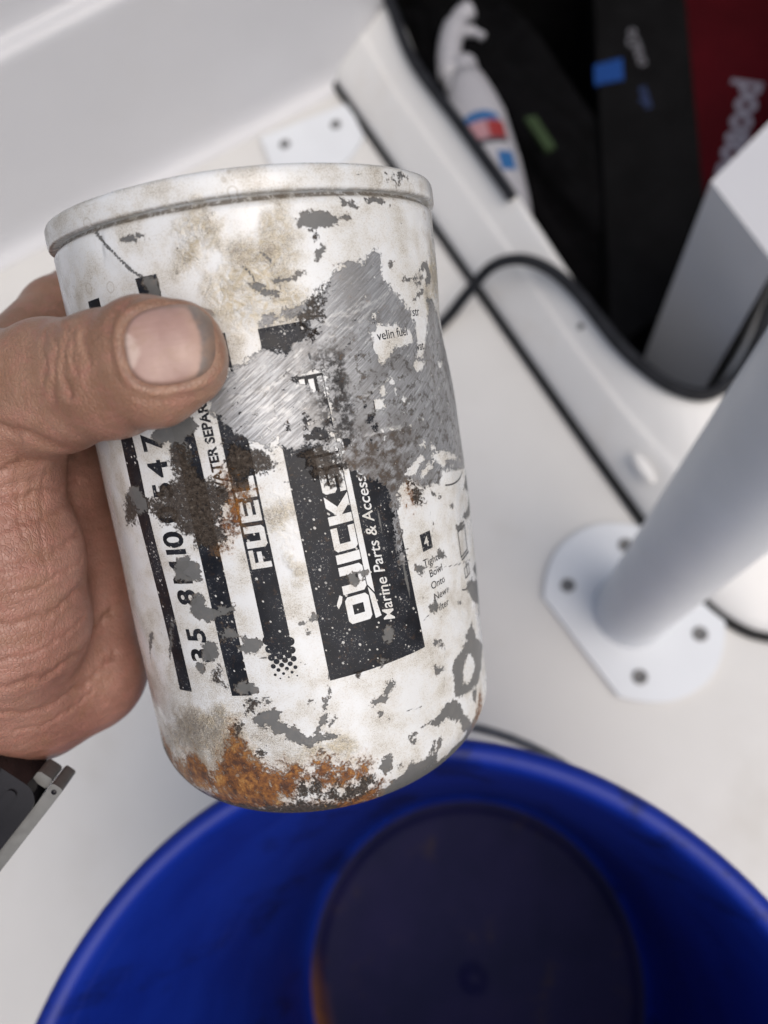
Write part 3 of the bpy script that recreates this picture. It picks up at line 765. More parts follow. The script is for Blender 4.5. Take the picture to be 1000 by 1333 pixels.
RUST = [
  [(-27.7,22.6),(-24,25.7),(-24,27.6),(-22.7,30.1),(-22.1,27),(-20.8,25.5),(-19.9,22),(-17.1,20.5),(-15,17.7),(-15.3,15),(-14.4,13.2),(-15.2,9.9),(-25.4,8.1),(-32.4,8.3),(-35.9,11.3),(-32.5,14.4),(-29.7,18.3)],
  [(-41.1,18.9),(-36.2,20.6),(-33.7,17.9),(-32.2,15.8),(-33.5,13.7),(-37.4,12.5),(-45.5,11.3),(-45.7,13.1),(-52,11.8),(-54.6,12.8),(-46.1,15.7),(-42.4,15.4)],
  [(-11.4,19.8),(-8.6,19.2),(-7,15.9),(-9.3,15.3),(-10.6,13.7),(-14.4,13.2),(-17.1,14.2),(-15.9,19.3),(-13.9,17.6)],
  [(-4.9,20.2),(-2.5,20.1),(-0.3,18.5),(-1,14.4),(-2.5,14),(-4.6,14.3),(-5.6,16)],
  [(-0.2,16.5),(2.4,17.5),(5.1,16.3),(6.6,14.6),(3.2,13.9),(-0.1,13.9)],
  [(5.4,15.9),(6.1,18),(6.6,14.6)],
  [(-14,87.6),(-12.6,87.7),(-12.4,85.4),(-12.1,81.8),(-12.2,79.1),(-12.4,76.4),(-15.4,75.1),(-16.8,76.9),(-15.5,78.1),(-13.6,79.2),(-13.9,82.6),(-13.5,84.9)],
  [(-17.7,72.5),(-16.2,72.7),(-16.8,71.6)],
  [(-11.5,83.2),(-9.1,83.4),(-9.5,82.4),(-11.5,82.3)],
  [(28.4,76.8),(29.3,76.3),(28.8,73.5),(27.8,73.4)],
  [(46.9,16.6),(49.8,13.7),(46.1,12.6),(43.6,12.6),(44.6,13.8),(45.7,15.4)],
  [(-17.2,13.9),(-14.6,12.9),(-15.3,10.5),(-17.5,8.9),(-19.6,9.5)],
  [(4.7,10.2),(7.9,11.7),(8.4,9.8),(6,9.1)],
  [(-55.2,19),(-50.8,17.7),(-49.8,14.8),(-56,13.6),(-56,16)],
  [(-16,11.5),(-6,10.8),(4,11),(9,12),(9,5),(-16,5)],
  [(-56,20),(-50,15),(-42,13),(-42,10),(-57,10)],
]
STAIN = [
  [(-5.7,129.5),(-0.6,132.6),(1.9,134.8),(4.7,137.4),(7.9,138),(11.6,136),(8.7,132.2),(8.3,127.5),(8,124),(10.4,121.4),(9.3,118.5),(4.2,116.7),(-1.5,115.3),(-7.1,115.5),(-9.1,117.9),(-10.7,124.1),(-7.8,127.7)],
  [(-58.3,17.6),(-41.2,30),(-31.5,33.9),(-23.3,36.5),(-21.1,31.6),(-18.3,26.3),(-17.1,20.9),(-28.8,20),(-38,20.6),(-51.7,14.3)],
  [(47.9,128.2),(57.6,130.8),(62.2,123.8),(62.1,116.3),(45.6,116.1),(45.4,121.3)],
  [(-4.4,82.7),(-1.2,82.2),(-0.8,72.1),(-1.3,61.9),(-4,65.8),(-5.1,72.8)],
  [(-6.6,26.2),(-0.4,27),(6.1,22.5),(5.1,16),(-1.5,19.6),(-8.2,21.6)],
  [(-8.9,141),(-13.2,138.3),(-14.9,130.5),(-12.2,127.8),(-6.9,131.1),(-5.3,134.8),(-7,138.5)],
]
SCRATCH = [
  ([(-33.4,139.6),(-31.3,137.2),(-28,133.6),(-25.5,130.8),(-22.6,128.4)],0.35),
  ([(-2.1,127.7),(-1.1,126.7),(-0.2,124.7),(1.1,121.9)],0.25),
  ([(1.9,129.7),(3.2,128.6),(4,127)],0.25),
  ([(4.1,124),(4.9,122.3)],0.2),
  ([(37.2,80.3),(40.2,78.9)],0.25),
  ([(26.1,58.9),(37,55.5),(54.2,51.9)],0.14),
  ([(3.4,51),(1.2,39.1)],0.12),
  ([(-1.8,84.6),(2.1,83),(4,82.6)],0.16),
  ([(3.1,76.8),(4.1,78.6)],0.18),
  ([(22.8,61),(23.2,55.8),(23,49.1)],0.35),
  ([(26.2,45.7),(30.2,47)],0.15),
  ([(18.6,76.3),(18.2,66.6)],0.3),
  ([(37.3,80.7),(40.5,78.7)],0.2),
  ([(33.3,71.3),(34.3,67.3),(31.7,60.6)],0.1),
  ([(33.5,39.9),(31.4,31.1),(30.2,26)],0.08),
  ([(18.3,25.9),(22.7,25.3)],0.12),
  ([(-5.7,45.5),(-3,43.2)],0.12),
  ([(-13.7,46),(-11,46.4)],0.14),
]
SHINE = [
  ([(12.7,114.3),(21.2,117),(29.6,119.6)],0.28),
  ([(12.8,112),(20.8,114.5),(28.2,118.4)],0.22),
  ([(11.8,115.6),(17.5,116.9),(22.5,118.5)],0.2),
  ([(15.1,112.9),(25.3,117)],0.16),
  ([(-9.1,102.6),(-2.6,103.7),(4.8,105.6)],0.3),
  ([(-8.5,99.4),(-1.6,100.3),(5.5,103.6)],0.26),
  ([(-7,96.7),(0.2,97.3),(6.7,100.6)],0.22),
  ([(-10.6,105),(-5.3,106.4),(0.2,109)],0.24),
  ([(-3.4,94.5),(5.7,98.9)],0.2),
  ([(-5.3,97.7),(3.3,101.6)],0.18),
  ([(-0.8,103.8),(3.5,106.7)],0.5),
  ([(-1.8,99.7),(3.2,100.8)],0.45),
  ([(17.9,91),(22.8,91.2),(27.6,91)],0.5),
  ([(25.8,105.7),(28.9,110.2),(30.5,113.4)],0.18),
  ([(18.1,98.5),(24.5,100.9)],0.2),
  ([(4.4,108.4),(7.2,110.8)],0.3),
  ([(-10.2,101.2),(-4.5,102)],0.2),
  ([(15.8,106.9),(22.1,110.9)],0.15),
  ([(32.2,116.5),(26.5,112.1),(19.8,108.8)],0.14),
  ([(-0.6,97.5),(1.5,98.3)],0.5),
]


def seg_d(X, Y, a, b):
    ax, ay = a; bx, by = b
    dx, dy = bx - ax, by - ay
    L2 = dx * dx + dy * dy + 1e-9
    h = np.clip(((X - ax) * dx + (Y - ay) * dy) / L2, 0, 1)
    return np.hypot(X - ax - h * dx, Y - ay - h * dy)

def poly_sd(X, Y, P):
    """signed distance to a polygon, positive inside"""
    d = np.full(X.shape, 1e9)
    ins = np.zeros(X.shape, bool)
    n = len(P)
    for i in range(n):
        a, b = P[i], P[(i + 1) % n]
        d = np.minimum(d, seg_d(X, Y, a, b))
        if a[1] != b[1]:
            c = (a[1] > Y) != (b[1] > Y)
            xi = (b[0] - a[0]) * (Y - a[1]) / (b[1] - a[1]) + a[0]
            ins ^= c & (X < xi)
    return np.where(ins, d, -d)

def layer(S, T, polys, far=-4.0):
    out = np.full(S.shape, far)
    for P in polys:
        A_ = np.array(P)
        m = (S > A_[:, 0].min() + far) & (S < A_[:, 0].max() - far) & (T > A_[:, 1].min() + far) & (T < A_[:, 1].max() - far)
        if m.any(): out[m] = np.maximum(out[m], poly_sd(S[m], T[m], P))
    return out

def scratch_field(S, T, lines):
    out = np.full(S.shape, -4.0)
    for P, w in lines:
        for a, b in zip(P[:-1], P[1:]):
            out = np.maximum(out, w - seg_d(S, T, a, b))
    return out

def wear_attrs(me, S, T):
    for nm, f in (('chip', layer(S, T, CHIP)), ('metal', layer(S, T, METAL)), ('flake', layer(S, T, FLAKE)), ('crust', layer(S, T, CRUST)),
                  ('rust', layer(S, T, RUST)), ('stain', layer(S, T, STAIN, -8.0)), ('scratch', scratch_field(S, T, SCRATCH)), ('shine', scratch_field(S, T, SHINE))):
        at = me.attributes.new(nm, 'FLOAT', 'POINT')
        at.data.foreach_set('value', f.astype(np.float32))
    at = me.attributes.new('st', 'FLOAT_VECTOR', 'POINT')
    at.data.foreach_set('vector', np.stack([S, T, np.zeros_like(S)], 1).astype(np.float32).ravel())

def can_r(S, T):
    """radius of the dented wall"""
    r = np.full(np.shape(S), CAN_R, float)
    g = lambda s0, t0, ws, wt, a: a * np.exp(-((S - s0) / ws) ** 2 - ((T - t0) / wt) ** 2)
    r = r + g(66, 112, 22, 13, -1.3) + g(64, 72, 22, 26, 1.0) + g(-8, 100, 16, 12, -0.7) + g(18, 96, 12, 9, -0.5) + g(30, 118, 10, 12, -0.4)
    r = r + g(-26, 90, 10, 8, -0.5) + g(33, 78, 6, 9, -0.35) + g(4, 118, 14, 8, -0.45) + g(46, 104, 4, 14, -0.5) + g(40, 90, 9, 5, -0.45) + g(52, 60, 5, 10, -0.4) + g(-40, 60, 6, 16, -0.35)
    r = r + 0.20 * np.sin(S * 0.16 + 1) * np.sin(T * 0.10) + 0.05 * np.sin(S * 0.47 + T * 0.23)
    d = np.minimum(seg_d(S, T, SCRATCH[0][0][0], SCRATCH[0][0][2]), seg_d(S, T, SCRATCH[0][0][2], SCRATCH[0][0][-1]))
    r = r + 0.35 * np.exp(-(d / 2.2) ** 2) * np.sign(S + 31 + (T - 138) * -0.2)
    fade = np.clip((T - 12) / 10, 0, 1) * np.clip((141 - T) / 8, 0, 1)
    return CAN_R + (r - CAN_R) * fade

def wrap(S, T, lift=0.0):
    """label coordinates -> point on the can (metres, can frame)"""
    th = S / CAN_R
    r = can_r(S, T) + lift
    z = np.array(T, float)
    lo = T < FIL
    a = np.clip((FIL - T) / FIL, 0, 1) * (math.pi / 2)          # fillet run as an arc
    r = np.where(lo, CAN_R - FIL + (FIL + lift) * np.cos(a), r)
    z = np.where(lo, FIL - (FIL + lift) * np.sin(a), z)
    return np.stack([np.sin(th) * r, -np.cos(th) * r, z], 1) * 0.001

# ---- one shader for all that is on the wall; "ink" says whether the sound paint here is printed black
def can_material(name, ink):
    m, nt, b = new_mat(name)
    st = nt.attr('st', 'Vector')
    fine = nt.noise(st, 1.5, 5, 0.65)                 # ragged edges
    mid = nt.noise(st, 0.45, 5, 0.6)
    low = nt.noise(st, 0.12, 4, 0.6)
    grain = nt.noise(st, 6.0, 3, 0.6)
    jag = nt.add(nt.mul(nt.sub(fine, 0.5), 3.2), nt.mul(nt.sub(mid, 0.5), 3.6))
    def mask(at, amp, w=0.12, bias=0.0):
        return nt.ss(nt.add(nt.add(nt.attr(at), nt.mul(jag, amp)), bias), -w, w)
    # --- sound paint
    stain = nt.ss(nt.add(nt.attr('stain'), nt.mul(nt.sub(low, 0.5), 12.0)), -2.0, 3.5)
    speck = nt.noise(st, 2.6, 6, 0.75)
    if ink:
        col = nt.mix(nt.ss(low, 0.35, 0.65), (0.009, 0.0095, 0.012), (0.017, 0.019, 0.025))
        wv = nt.vor(nt.aniso(st, 0.6, (1.0, 0.75, 1)), 0.9)
        wsel = nt.n('ShaderNodeSeparateColor'); nt.put(wsel.inputs[0], wv.outputs['Color'])
        dots = nt.mul(nt.ss(nt.sub(nt.mul(wsel.outputs[0], 0.22), wv.outputs['Distance']), -0.06, -0.01), nt.ss(wsel.outputs[1], 0.35, 0.6))
        hair = nt.ss(nt.noise(nt.aniso(st, 0.9, (0.22, 2.4, 1)), 1.5, 4, 0.6), 0.70, 0.76)
        wearm = nt.m('MAXIMUM', nt.mul(dots, 0.8), nt.mul(hair, 0.45))
        wearm = nt.m('MAXIMUM', wearm, nt.ss(nt.add(nt.noise(st, 1.9, 6, 0.8), nt.mul(nt.sub(low, 0.5), 0.3)), 0.60, 0.68))
        col = nt.mix(wearm, col, (0.62, 0.61, 0.58))
        paint_rough = 0.34
    else:
        col = nt.mix(nt.ss(low, 0.35, 0.68), (0.66, 0.672, 0.675), (0.59, 0.575, 0.535))
        col = nt.mix(nt.mul(stain, nt.mixf(nt.ss(nt.noise(st, 0.30, 5, 0.6, 2.5), 0.38, 0.62), 0.2, 0.95)), col, (0.50, 0.43, 0.30))
        # grime in the pores of the paint, densest over the stains
        gsep = nt.n('ShaderNodeSeparateXYZ'); nt.put(gsep.inputs[0], st)
        gleft = nt.mul(nt.ss(gsep.outputs[0], -2.0, -26.0), nt.ss(gsep.outputs[1], 60.0, 10.0))
        dens = nt.add(nt.mul(stain, 0.045), nt.add(nt.add(nt.mul(nt.sub(low, 0.5), 0.45), 0.006), nt.add(nt.mul(gleft, 0.15), nt.mul(nt.ss(gsep.outputs[1], 136.0, 141.0), 0.012))))
        col = nt.mix(nt.mul(nt.ss(nt.add(speck, dens), 0.50, 0.66), 0.62), col, (0.40, 0.36, 0.29))
        col = nt.mix(nt.mul(nt.ss(nt.add(nt.noise(st, 4.2, 4, 0.7), dens), 0.60, 0.68), 0.75), col, (0.12, 0.10, 0.085))
        # dried droplets leave fine rings
        rv = nt.vor(st, 0.16)
        rs = nt.n('ShaderNodeSeparateColor'); nt.put(rs.inputs[0], rv.outputs['Color'])
        rad_ = nt.mixf(rs.outputs[1], 0.09, 0.24)
        ring = nt.mul(nt.ss(nt.m('ABSOLUTE', nt.sub(rv.outputs['Distance'], rad_)), 0.035, 0.008), nt.ss(rs.outputs[0], 0.42, 0.5))
        ring = nt.mul(ring, nt.mul(nt.ss(gsep.outputs[1], 100, 125), 0.42))
        col = nt.mix(ring, col, (0.28, 0.24, 0.18))
        seam = nt.mul(nt.ss(nt.m('ABSOLUTE', nt.sub(gsep.outputs[1], 140.0)), 0.8, 0.25), nt.ss(nt.add(mid, fine), 0.75, 1.05))  # dark line painted in the groove under the rim: grime and shade together
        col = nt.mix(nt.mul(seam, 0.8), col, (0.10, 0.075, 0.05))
        paint_rough = 0.27
    sc = nt.ss(nt.add(nt.attr('scratch'), nt.mul(jag, 0.16)), -0.06, 0.06)
    # --- chips down to grey primer
    m_chip = mask('chip', 0.85, 0.09, 0.08)
    rnd = nt.mul(nt.ss(nt.add(nt.noise(st, 0.75, 6, 0.7), nt.mul(nt.sub(low, 0.5), 0.25)), 0.685, 0.70), 1.0)
    m_chip = nt.m('MAXIMUM', nt.m('MAXIMUM', m_chip, sc), rnd)
    chip_col = nt.mix(mid, (0.092, 0.092, 0.089), (0.145, 0.145, 0.142))
    # --- scuffed grey metal with strokes of two directions
    m_met = mask('metal', 1.5, 0.3)
    keep = mask('flake', 1.0, 0.12)
    extra = nt.mul(nt.ss(nt.noise(st, 0.55, 6, 0.72), 0.62, 0.645), 1.0)
    keep = nt.m('MAXIMUM', keep, extra)
    m_met = nt.mul(m_met, nt.sub(1.0, keep))
    st1 = nt.noise(nt.aniso(st, rad(33), (0.10, 1.5, 1)), 1.6, 5, 0.7)
    st2 = nt.noise(nt.aniso(st, rad(58), (0.16, 2.2, 1)), 1.1, 5, 0.7)
    st3 = nt.noise(nt.aniso(st, rad(-14), (0.12, 2.0, 1)), 1.2, 4, 0.7)
    met = nt.mix(nt.ss(st1, 0.30, 0.70), (0.19, 0.19, 0.195), (0.40, 0.41, 0.42))
    met = nt.mix(nt.mul(nt.ss(low, 0.45, 0.62), 0.6), met, (0.19, 0.185, 0.18))
    ms = nt.n('ShaderNodeSeparateXYZ'); nt.put(ms.inputs[0], st)
    pol = nt.mul(nt.ss(nt.m('ABSOLUTE', nt.sub(ms.outputs[0], -3.0)), 11.0, 3.0), nt.ss(nt.m('ABSOLUTE', nt.sub(ms.outputs[1], 100.0)), 15.0, 5.0))
    met = nt.mix(nt.mul(pol, nt.mul(nt.ss(st1, 0.40, 0.62), 0.7)), met, (0.50, 0.51, 0.53))
    met = nt.mix(nt.mul(nt.ss(st1, 0.60, 0.72), 0.75), met, (0.58, 0.59, 0.60))
    met = nt.mix(nt.mul(nt.ss(st2, 0.66, 0.74), 0.6), met, (0.56, 0.56, 0.55))
    met = nt.mix(nt.mul(nt.ss(st3, 0.64, 0.72), 0.55), met, (0.07, 0.068, 0.066))
    shine = nt.ss(nt.add(nt.attr('shine'), nt.add(nt.mul(jag, 0.22), nt.mul(nt.sub(st1, 0.5), 1.6))), -0.25, 0.35)
    gsx = nt.n('ShaderNodeSeparateXYZ'); nt.put(gsx.inputs[0], st)
    soot = nt.mul(nt.ss(nt.add(mid, nt.mul(nt.sub(fine, 0.5), 0.5)), 0.50, 0.64), nt.mul(nt.ss(gsx.outputs[0], 2.0, 12.0), nt.ss(gsx.outputs[1], 122.0, 104.0)))
    met = nt.mix(nt.mul(soot, 0.8), met, (0.055, 0.048, 0.042))
    gr2 = nt.mul(nt.ss(nt.m('ABSOLUTE', nt.sub(gsx.outputs[0], 20.0)), 14.0, 5.0), nt.ss(nt.m('ABSOLUTE', nt.sub(gsx.outputs[1], 84.0)), 12.0, 4.0))
    met = nt.mix(nt.mul(gr2, nt.mul(nt.ss(nt.add(mid, nt.mul(fine, 0.3)), 0.48, 0.72), 0.8)), met, (0.075, 0.058, 0.046))
    gr3 = nt.mul(nt.ss(nt.m('ABSOLUTE', nt.sub(gsx.outputs[0], 12.0)), 6.0, 2.0), nt.ss(nt.m('ABSOLUTE', nt.sub(gsx.outputs[1], 100.0)), 13.0, 6.0))
    met = nt.mix(nt.mul(gr3, nt.mul(nt.ss(nt.add(mid, nt.mul(fine, 0.4)), 0.60, 0.74), 0.9)), met, (0.022, 0.021, 0.022))
    met = nt.mix(nt.mul(shine, 0.5), met, (0.66, 0.66, 0.65))
    # --- crust and rust
    m_cr = mask('crust', 2.0, 0.45)
    crn = nt.noise(st, 1.1, 6, 0.72)
    cr = nt.ramp(crn, [(0.30, (0.016, 0.013, 0.011)), (0.48, (0.050, 0.038, 0.029)), (0.60, (0.085, 0.070, 0.058)), (0.72, (0.17, 0.15, 0.12))])
    m_cr = nt.mul(m_cr, nt.sub(1.0, nt.mul(nt.ss(nt.noise(st, 0.9, 6, 0.75), 0.55, 0.62), 0.85)))
    m_ru = mask('rust', 2.6, 1.1, 0.1)
    run = nt.add(nt.mul(nt.noise(st, 0.9, 7, 0.75), 0.6), nt.mul(nt.noise(st, 0.28, 4, 0.6), 0.45))
    ru = nt.ramp(run, [(0.38, (0.025, 0.013, 0.009)), (0.47, (0.085, 0.032, 0.013)), (0.54, (0.20, 0.075, 0.018)), (0.61, (0.31, 0.14, 0.034)), (0.70, (0.46, 0.31, 0.14))])
    halo = nt.mul(nt.ss(nt.add(nt.attr('rust'), nt.mul(jag, 2.2)), -3.5, 0.5), 0.32)
    m_ru = nt.mul(m_ru, nt.sub(1.0, nt.mul(nt.ss(nt.noise(st, 0.6, 6, 0.7), 0.56, 0.64), 0.6)))
    # --- assemble
    edge = nt.ss(nt.m('ABSOLUTE', nt.add(nt.add(nt.attr('chip'), nt.mul(jag, 0.85)), 0.14)), 0.22, 0.02)  # dark outline: shadow of the lifted chip edges put into colour, with grime
    c = nt.mix(m_chip, col, chip_col)
    c = nt.mix(nt.mul(edge, nt.mul(nt.ss(mid, 0.35, 0.6), 0.6)), c, (0.13, 0.105, 0.08))
    c = nt.mix(m_met, c, met)
    c = nt.mix(halo, c, (0.42, 0.24, 0.10))
    c = nt.mix(m_ru, c, ru)
    c = nt.mix(m_cr, c, cr)
    nt.put(b.inputs['Base Color'], c)
    r = nt.mixf(nt.ss(low, 0.3, 0.7), paint_rough - 0.08, paint_rough + 0.14)
    r = nt.mixf(m_chip, r, 0.55)
    r = nt.mixf(m_met, r, nt.mixf(st1, 0.42, 0.28))
    r = nt.mixf(nt.m('MAXIMUM', m_cr, m_ru), r, 0.88)
    nt.put(b.inputs['Roughness'], r)
    nt.put(b.inputs['Metallic'], nt.mul(m_met, 0.35))
    h = nt.mul(m_chip, -0.24)
    h = nt.add(h, nt.mul(m_met, nt.add(-0.26, nt.mul(st1, 0.16))))
    h = nt.add(h, nt.mul(m_cr, nt.mul(crn, 0.75)))
    h = nt.add(h, nt.mul(m_ru, nt.mul(run, 0.55)))
    h = nt.add(h, nt.mul(nt.mul(stain, nt.noise(st, 0.4, 4, 0.55, 2.5)), 0.9))
    h = nt.add(h, nt.mul(fine, 0.012))
    nt.put(b.inputs['Normal'], nt.bump(h, 0.9, 0.001))
    b.inputs['Coat Weight'].default_value = 0.0 if ink else 0.25
    b.inputs['Coat Roughness'].default_value = 0.22
    b.inputs['Specular IOR Level'].default_value = 0.22 if ink else 0.5
    return m
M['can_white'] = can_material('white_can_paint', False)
M['can_ink'] = can_material('black_can_print', True)

can = empty('fuel_filter', CAN_M)
tag(can, 'battered white fuel filter canister with rust, scuffs and black lettering', 'fuel filter')

# ---- wall
s_f = np.arange(-73, 73.01, 0.55)
rest = np.linspace(73, 2 * math.pi * CAN_R - 73, 60)[1:-1]
s_all = np.r_[s_f, rest]
t_all = np.r_[np.linspace(0, FIL, 34), np.arange(FIL + 0.55, 139.1, 0.55), 139.3, 139.8, 140.2, 140.6, 141.1]
SS, TT = np.meshgrid(s_all, t_all)
n_s, n_t = len(s_all), len(t_all)
S1, T1 = SS.ravel(), TT.ravel()
S_lab = np.where(S1 > math.pi * CAN_R, S1 - 2 * math.pi * CAN_R, S1)
P = wrap(S_lab, T1)
neck = np.clip((T1 - 139.0) / 1.1, 0, 1)          # rolled in under the rim
P[:, :2] *= (1 - 0.034 * neck)[:, None]
faces = []
for j in range(n_t - 1):
    a = j * n_s; b_ = (j + 1) * n_s
    for i in range(n_s):
        k = (i + 1) % n_s
        faces.append((a + i, a + k, b_ + k, b_ + i))
faces.append(tuple(range(n_s))[::-1])
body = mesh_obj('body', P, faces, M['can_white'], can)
wear_attrs(body.data, S_lab, T1)

# ---- rolled rim at the open end
rp = [(44.6, 140.8), (46, 140.6), (46.9, 140.55), (47.25, 140.8), (47.35, 141.5), (47.35, 143.8), (47.25, 144.7), (46.9, 145.35), (46.35, 145.65), (45.7, 145.55), (45.1, 145), (44.6, 143.2), (44.3, 138), (43.5, 137.2), (30, 137), (14, 137.4), (13.2, 138.5), (12, 138.5), (11.5, 137), (11.2, 124)]
n = 260
rv_, rf_ = [], []
for r_, z_ in rp:
    for i in range(n):
        th = 2 * math.pi * i / n
        w = 1 + 0.0018 * math.sin(3 * th + 1) + 0.0012 * math.sin(7 * th)
        rv_.append((math.sin(th) * r_ * w * 0.001, -math.cos(th) * r_ * w * 0.001, (z_ + 0.12 * math.sin(5 * th + 2)) * 0.001))
for j in range(len(rp) - 1):
    for i in range(n):
        k = (i + 1) % n
        rf_.append((j * n + i, j * n + k, (j + 1) * n + k, (j + 1) * n + i))
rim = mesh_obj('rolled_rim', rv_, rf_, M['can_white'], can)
rs_ = np.array([((i + n // 2) % n - n // 2) * 2 * math.pi * CAN_R / n for _ in rp for i in range(n)])
rt_ = np.array([z_ + (46.5 - r_) * 0.3 for r_, z_ in rp for i in range(n)])
wear_attrs(rim.data, rs_, rt_)

# ---- printing: flat shapes laid out in label coordinates, cut into a fine grid and wrapped
TILT = 0.035
def tilt(s0, t0): return s0 - (TILT + 0.0017 * np.clip(s0, 0, 25)) * (t0 - 77.0), t0 + TILT * s0

def decal(name, pieces, ink=True, lift=0.05, step=1.2, parent=None):
    """pieces = list of (verts2d, faces) in untilted label coordinates"""
    bm = bmesh.new()
    for v, f in pieces:
        vs = [bm.verts.new((x, y, 0)) for x, y in v]
        for q in f:
            try: bm.faces.new([vs[i] for i in q])
            except ValueError: pass
    X = [v.co.x for v in bm.verts]; Y = [v.co.y for v in bm.verts]
    for axis, lo, hi in ((0, min(X), max(X)), (1, min(Y), max(Y))):
        x = math.floor(lo / step) * step + step
        while x < hi:
            co_ = (x, 0, 0) if axis == 0 else (0, x, 0)
            no_ = (1, 0, 0) if axis == 0 else (0, 1, 0)
            bmesh.ops.bisect_plane(bm, geom=bm.verts[:] + bm.edges[:] + bm.faces[:], plane_co=co_, plane_no=no_, dist=1e-5)
            x += step
    bmesh.ops.triangulate(bm, faces=bm.faces[:])
    me = bpy.data.meshes.new(name)
    bm.to_mesh(me); bm.free()
    n_ = len(me.vertices)
    co_ = np.zeros(n_ * 3); me.vertices.foreach_get('co', co_)
    co_ = co_.reshape(-1, 3)
    S, T = tilt(co_[:, 0], co_[:, 1])
    me.vertices.foreach_set('co', wrap(S, T, lift).ravel())
    me.update()
    # faces must look outwards
    p0 = me.polygons[0]
    if p0.normal.dot(Vector((p0.center.x, p0.center.y, 0))) < 0: me.flip_normals()
    wear_attrs(me, S, T)
    return link_mesh(name, me, M['can_ink'] if ink else M['can_white'], parent or can)

def poly_piece(loops):
    if len(loops) and not isinstance(loops[0][0], (tuple, list)): loops = [loops]
    flat = [p for l in loops for p in l]
    tri = tessellate_polygon([[Vector((x, y, 0)) for x, y in l] for l in loops])
    return flat, [tuple(t) for t in tri]
def rect(s0, s1, t0, t1): return [(s0, t0), (s1, t0), (s1, t1), (s0, t1)], [(0, 1, 2, 3)]
def up_text(v, f, s_base, t0):
    """lettering that reads up the can: reading direction +t, letter tops towards -s"""
    return [(s_base - y, t0 + x) for x, y in v], f

G = {
 'Q': [[(.12, 0), (.83, 0), (.95, .12), (.95, .88), (.83, 1), (.12, 1), (0, .88), (0, .12)], [(.30, .27), (.30, .73), (.65, .73), (.65, .27)]],
 'U': [(0, 1), (.30, 1), (.30, .27), (.65, .27), (.65, 1), (.95, 1), (.95, .12), (.83, 0), (.12, 0), (0, .12)],
 'I': [(0, 0), (.32, 0), (.32, 1), (0, 1)],
 'C': [(.95, 1), (.12, 1), (0, .88), (0, .12), (.12, 0), (.95, 0), (.95, .27), (.30, .27), (.30, .73), (.95, .73)],
 'K': [(0, 0), (0, 1), (.30, 1), (.30, .62), (.62, 1), (1.0, 1), (.58, .52), (1.0, 0), (.64, 0), (.30, .40), (.30, 0)],
 'S': [(.95, 1), (.12, 1), (0, .88), (0, .50), (.12, .39), (.65, .39), (.65, .26), (0, .26), (0, 0), (.83, 0), (.95, .12), (.95, .52), (.83, .64), (.30, .64), (.30, .74), (.95, .74)],
 'L': [(0, 1), (.30, 1), (.30, .26), (.90, .26), (.90, 0), (0, 0)],
 'V': [(0, 1), (.32, 1), (.50, .40), (.68, 1), (1.0, 1), (.65, 0), (.35, 0)],
 'E': [(0, 0), (0, 1), (.90, 1), (.90, .77), (.28, .77), (.28, .615), (.85, .615), (.85, .39), (.28, .39), (.28, .23), (.90, .23), (.90, 0)],
 'R': [[(0, 0), (0, 1), (.83, 1), (.95, .88), (.95, .45), (.80, .36), (1.0, 0), (.68, 0), (.50, .36), (.28, .36), (.28, 0)], [(.28, .60), (.28, .76), (.66, .76), (.66, .60)]],
 'F': [(0, 0), (0, 1), (.90, 1), (.90, .77), (.28, .77), (.28, .60), (.80, .60), (.80, .37), (.28, .37), (.28, 0)],
}
def glyph(ch, h, w, s_base, t0):
    v, f = poly_piece(G[ch])
    return up_text([(x * w, y * h) for x, y in v], f, s_base, t0)

panel = decal('label_panel', [rect(0.1, 22.9, 38.6, 115.6)])
decal('label_band', [rect(-38.9, -34.5, 38.6, 128.0)])
decal('label_band', [rect(-22.8, -17.8, 38.2, 129.5)])
fuel_band = decal('label_band', [rect(-12.1, -6.5, 51.0, 116.0)])
# halftone end of the band
dots = []
row = 0
t = 50.6
while t > 41.0:
    k = (50.8 - t) / 9.5
    r_ = 0.98 * (1 - k) ** 0.8 + 0.16
    for q in range(-1, 4):
        s = -11.5 + q * 1.9 + (row % 2) * 0.95
        if -12.1 <= s <= -6.4:
            ring_ = [(s + r_ * math.cos(a), t + r_ * math.sin(a)) for a in np.linspace(0, 2 * math.pi, 14, endpoint=False)]
            dots.append((ring_, [tuple(range(14))]))
    t -= 1.02; row += 1
half = decal('halftone_dots', dots, lift=0.055)
half['kind'] = 'stuff'

# large name up the panel
LB = 11.8
lets = []
tt = 50.2
for ch, w in (('Q', 6.6), ('U', 6.6), ('I', 6.6), ('C', 5.6), ('K', 6.4), ('S', 5.4), ('I', 6.6), ('L', 5.2), ('V', 5.4), ('E', 5.2), ('R', 5.6)):
    lets.append(glyph(ch, 5.3, w, LB, tt))
    tt += (w * 0.32 if ch == 'I' else w * (0.90 if ch in 'LEF' else 0.97)) + 0.62
decal('brand_lettering', lets, ink=False, lift=0.10, parent=panel)
decal('brand_underline', [([(12.0, 58.2), (13.3, 56.0), (13.3, 106.5), (12.0, 106.5)], [(0, 1, 2, 3)]),
                          ([(12.0, 57.6), (13.2, 55.5), (13.5, 52.5), (13.8, 50.2), (12.4, 50.0), (12.2, 53.8)], [(0, 1, 2, 3, 4, 5)]),
                          ([(4.6, 55.3), (5.6, 57.4), (6.2, 57.0), (5.8, 55.6), (4.9, 54.4)], [(0, 1, 2, 3, 4)])], ink=False, lift=0.10, parent=panel)
v, f = text_mesh('Marine Parts & Accessories', 3.7, 0.22, 0.035)
decal('brand_subline', [up_text(v, f, 16.7, 48.2)], ink=False, lift=0.10, parent=panel)
lets = []
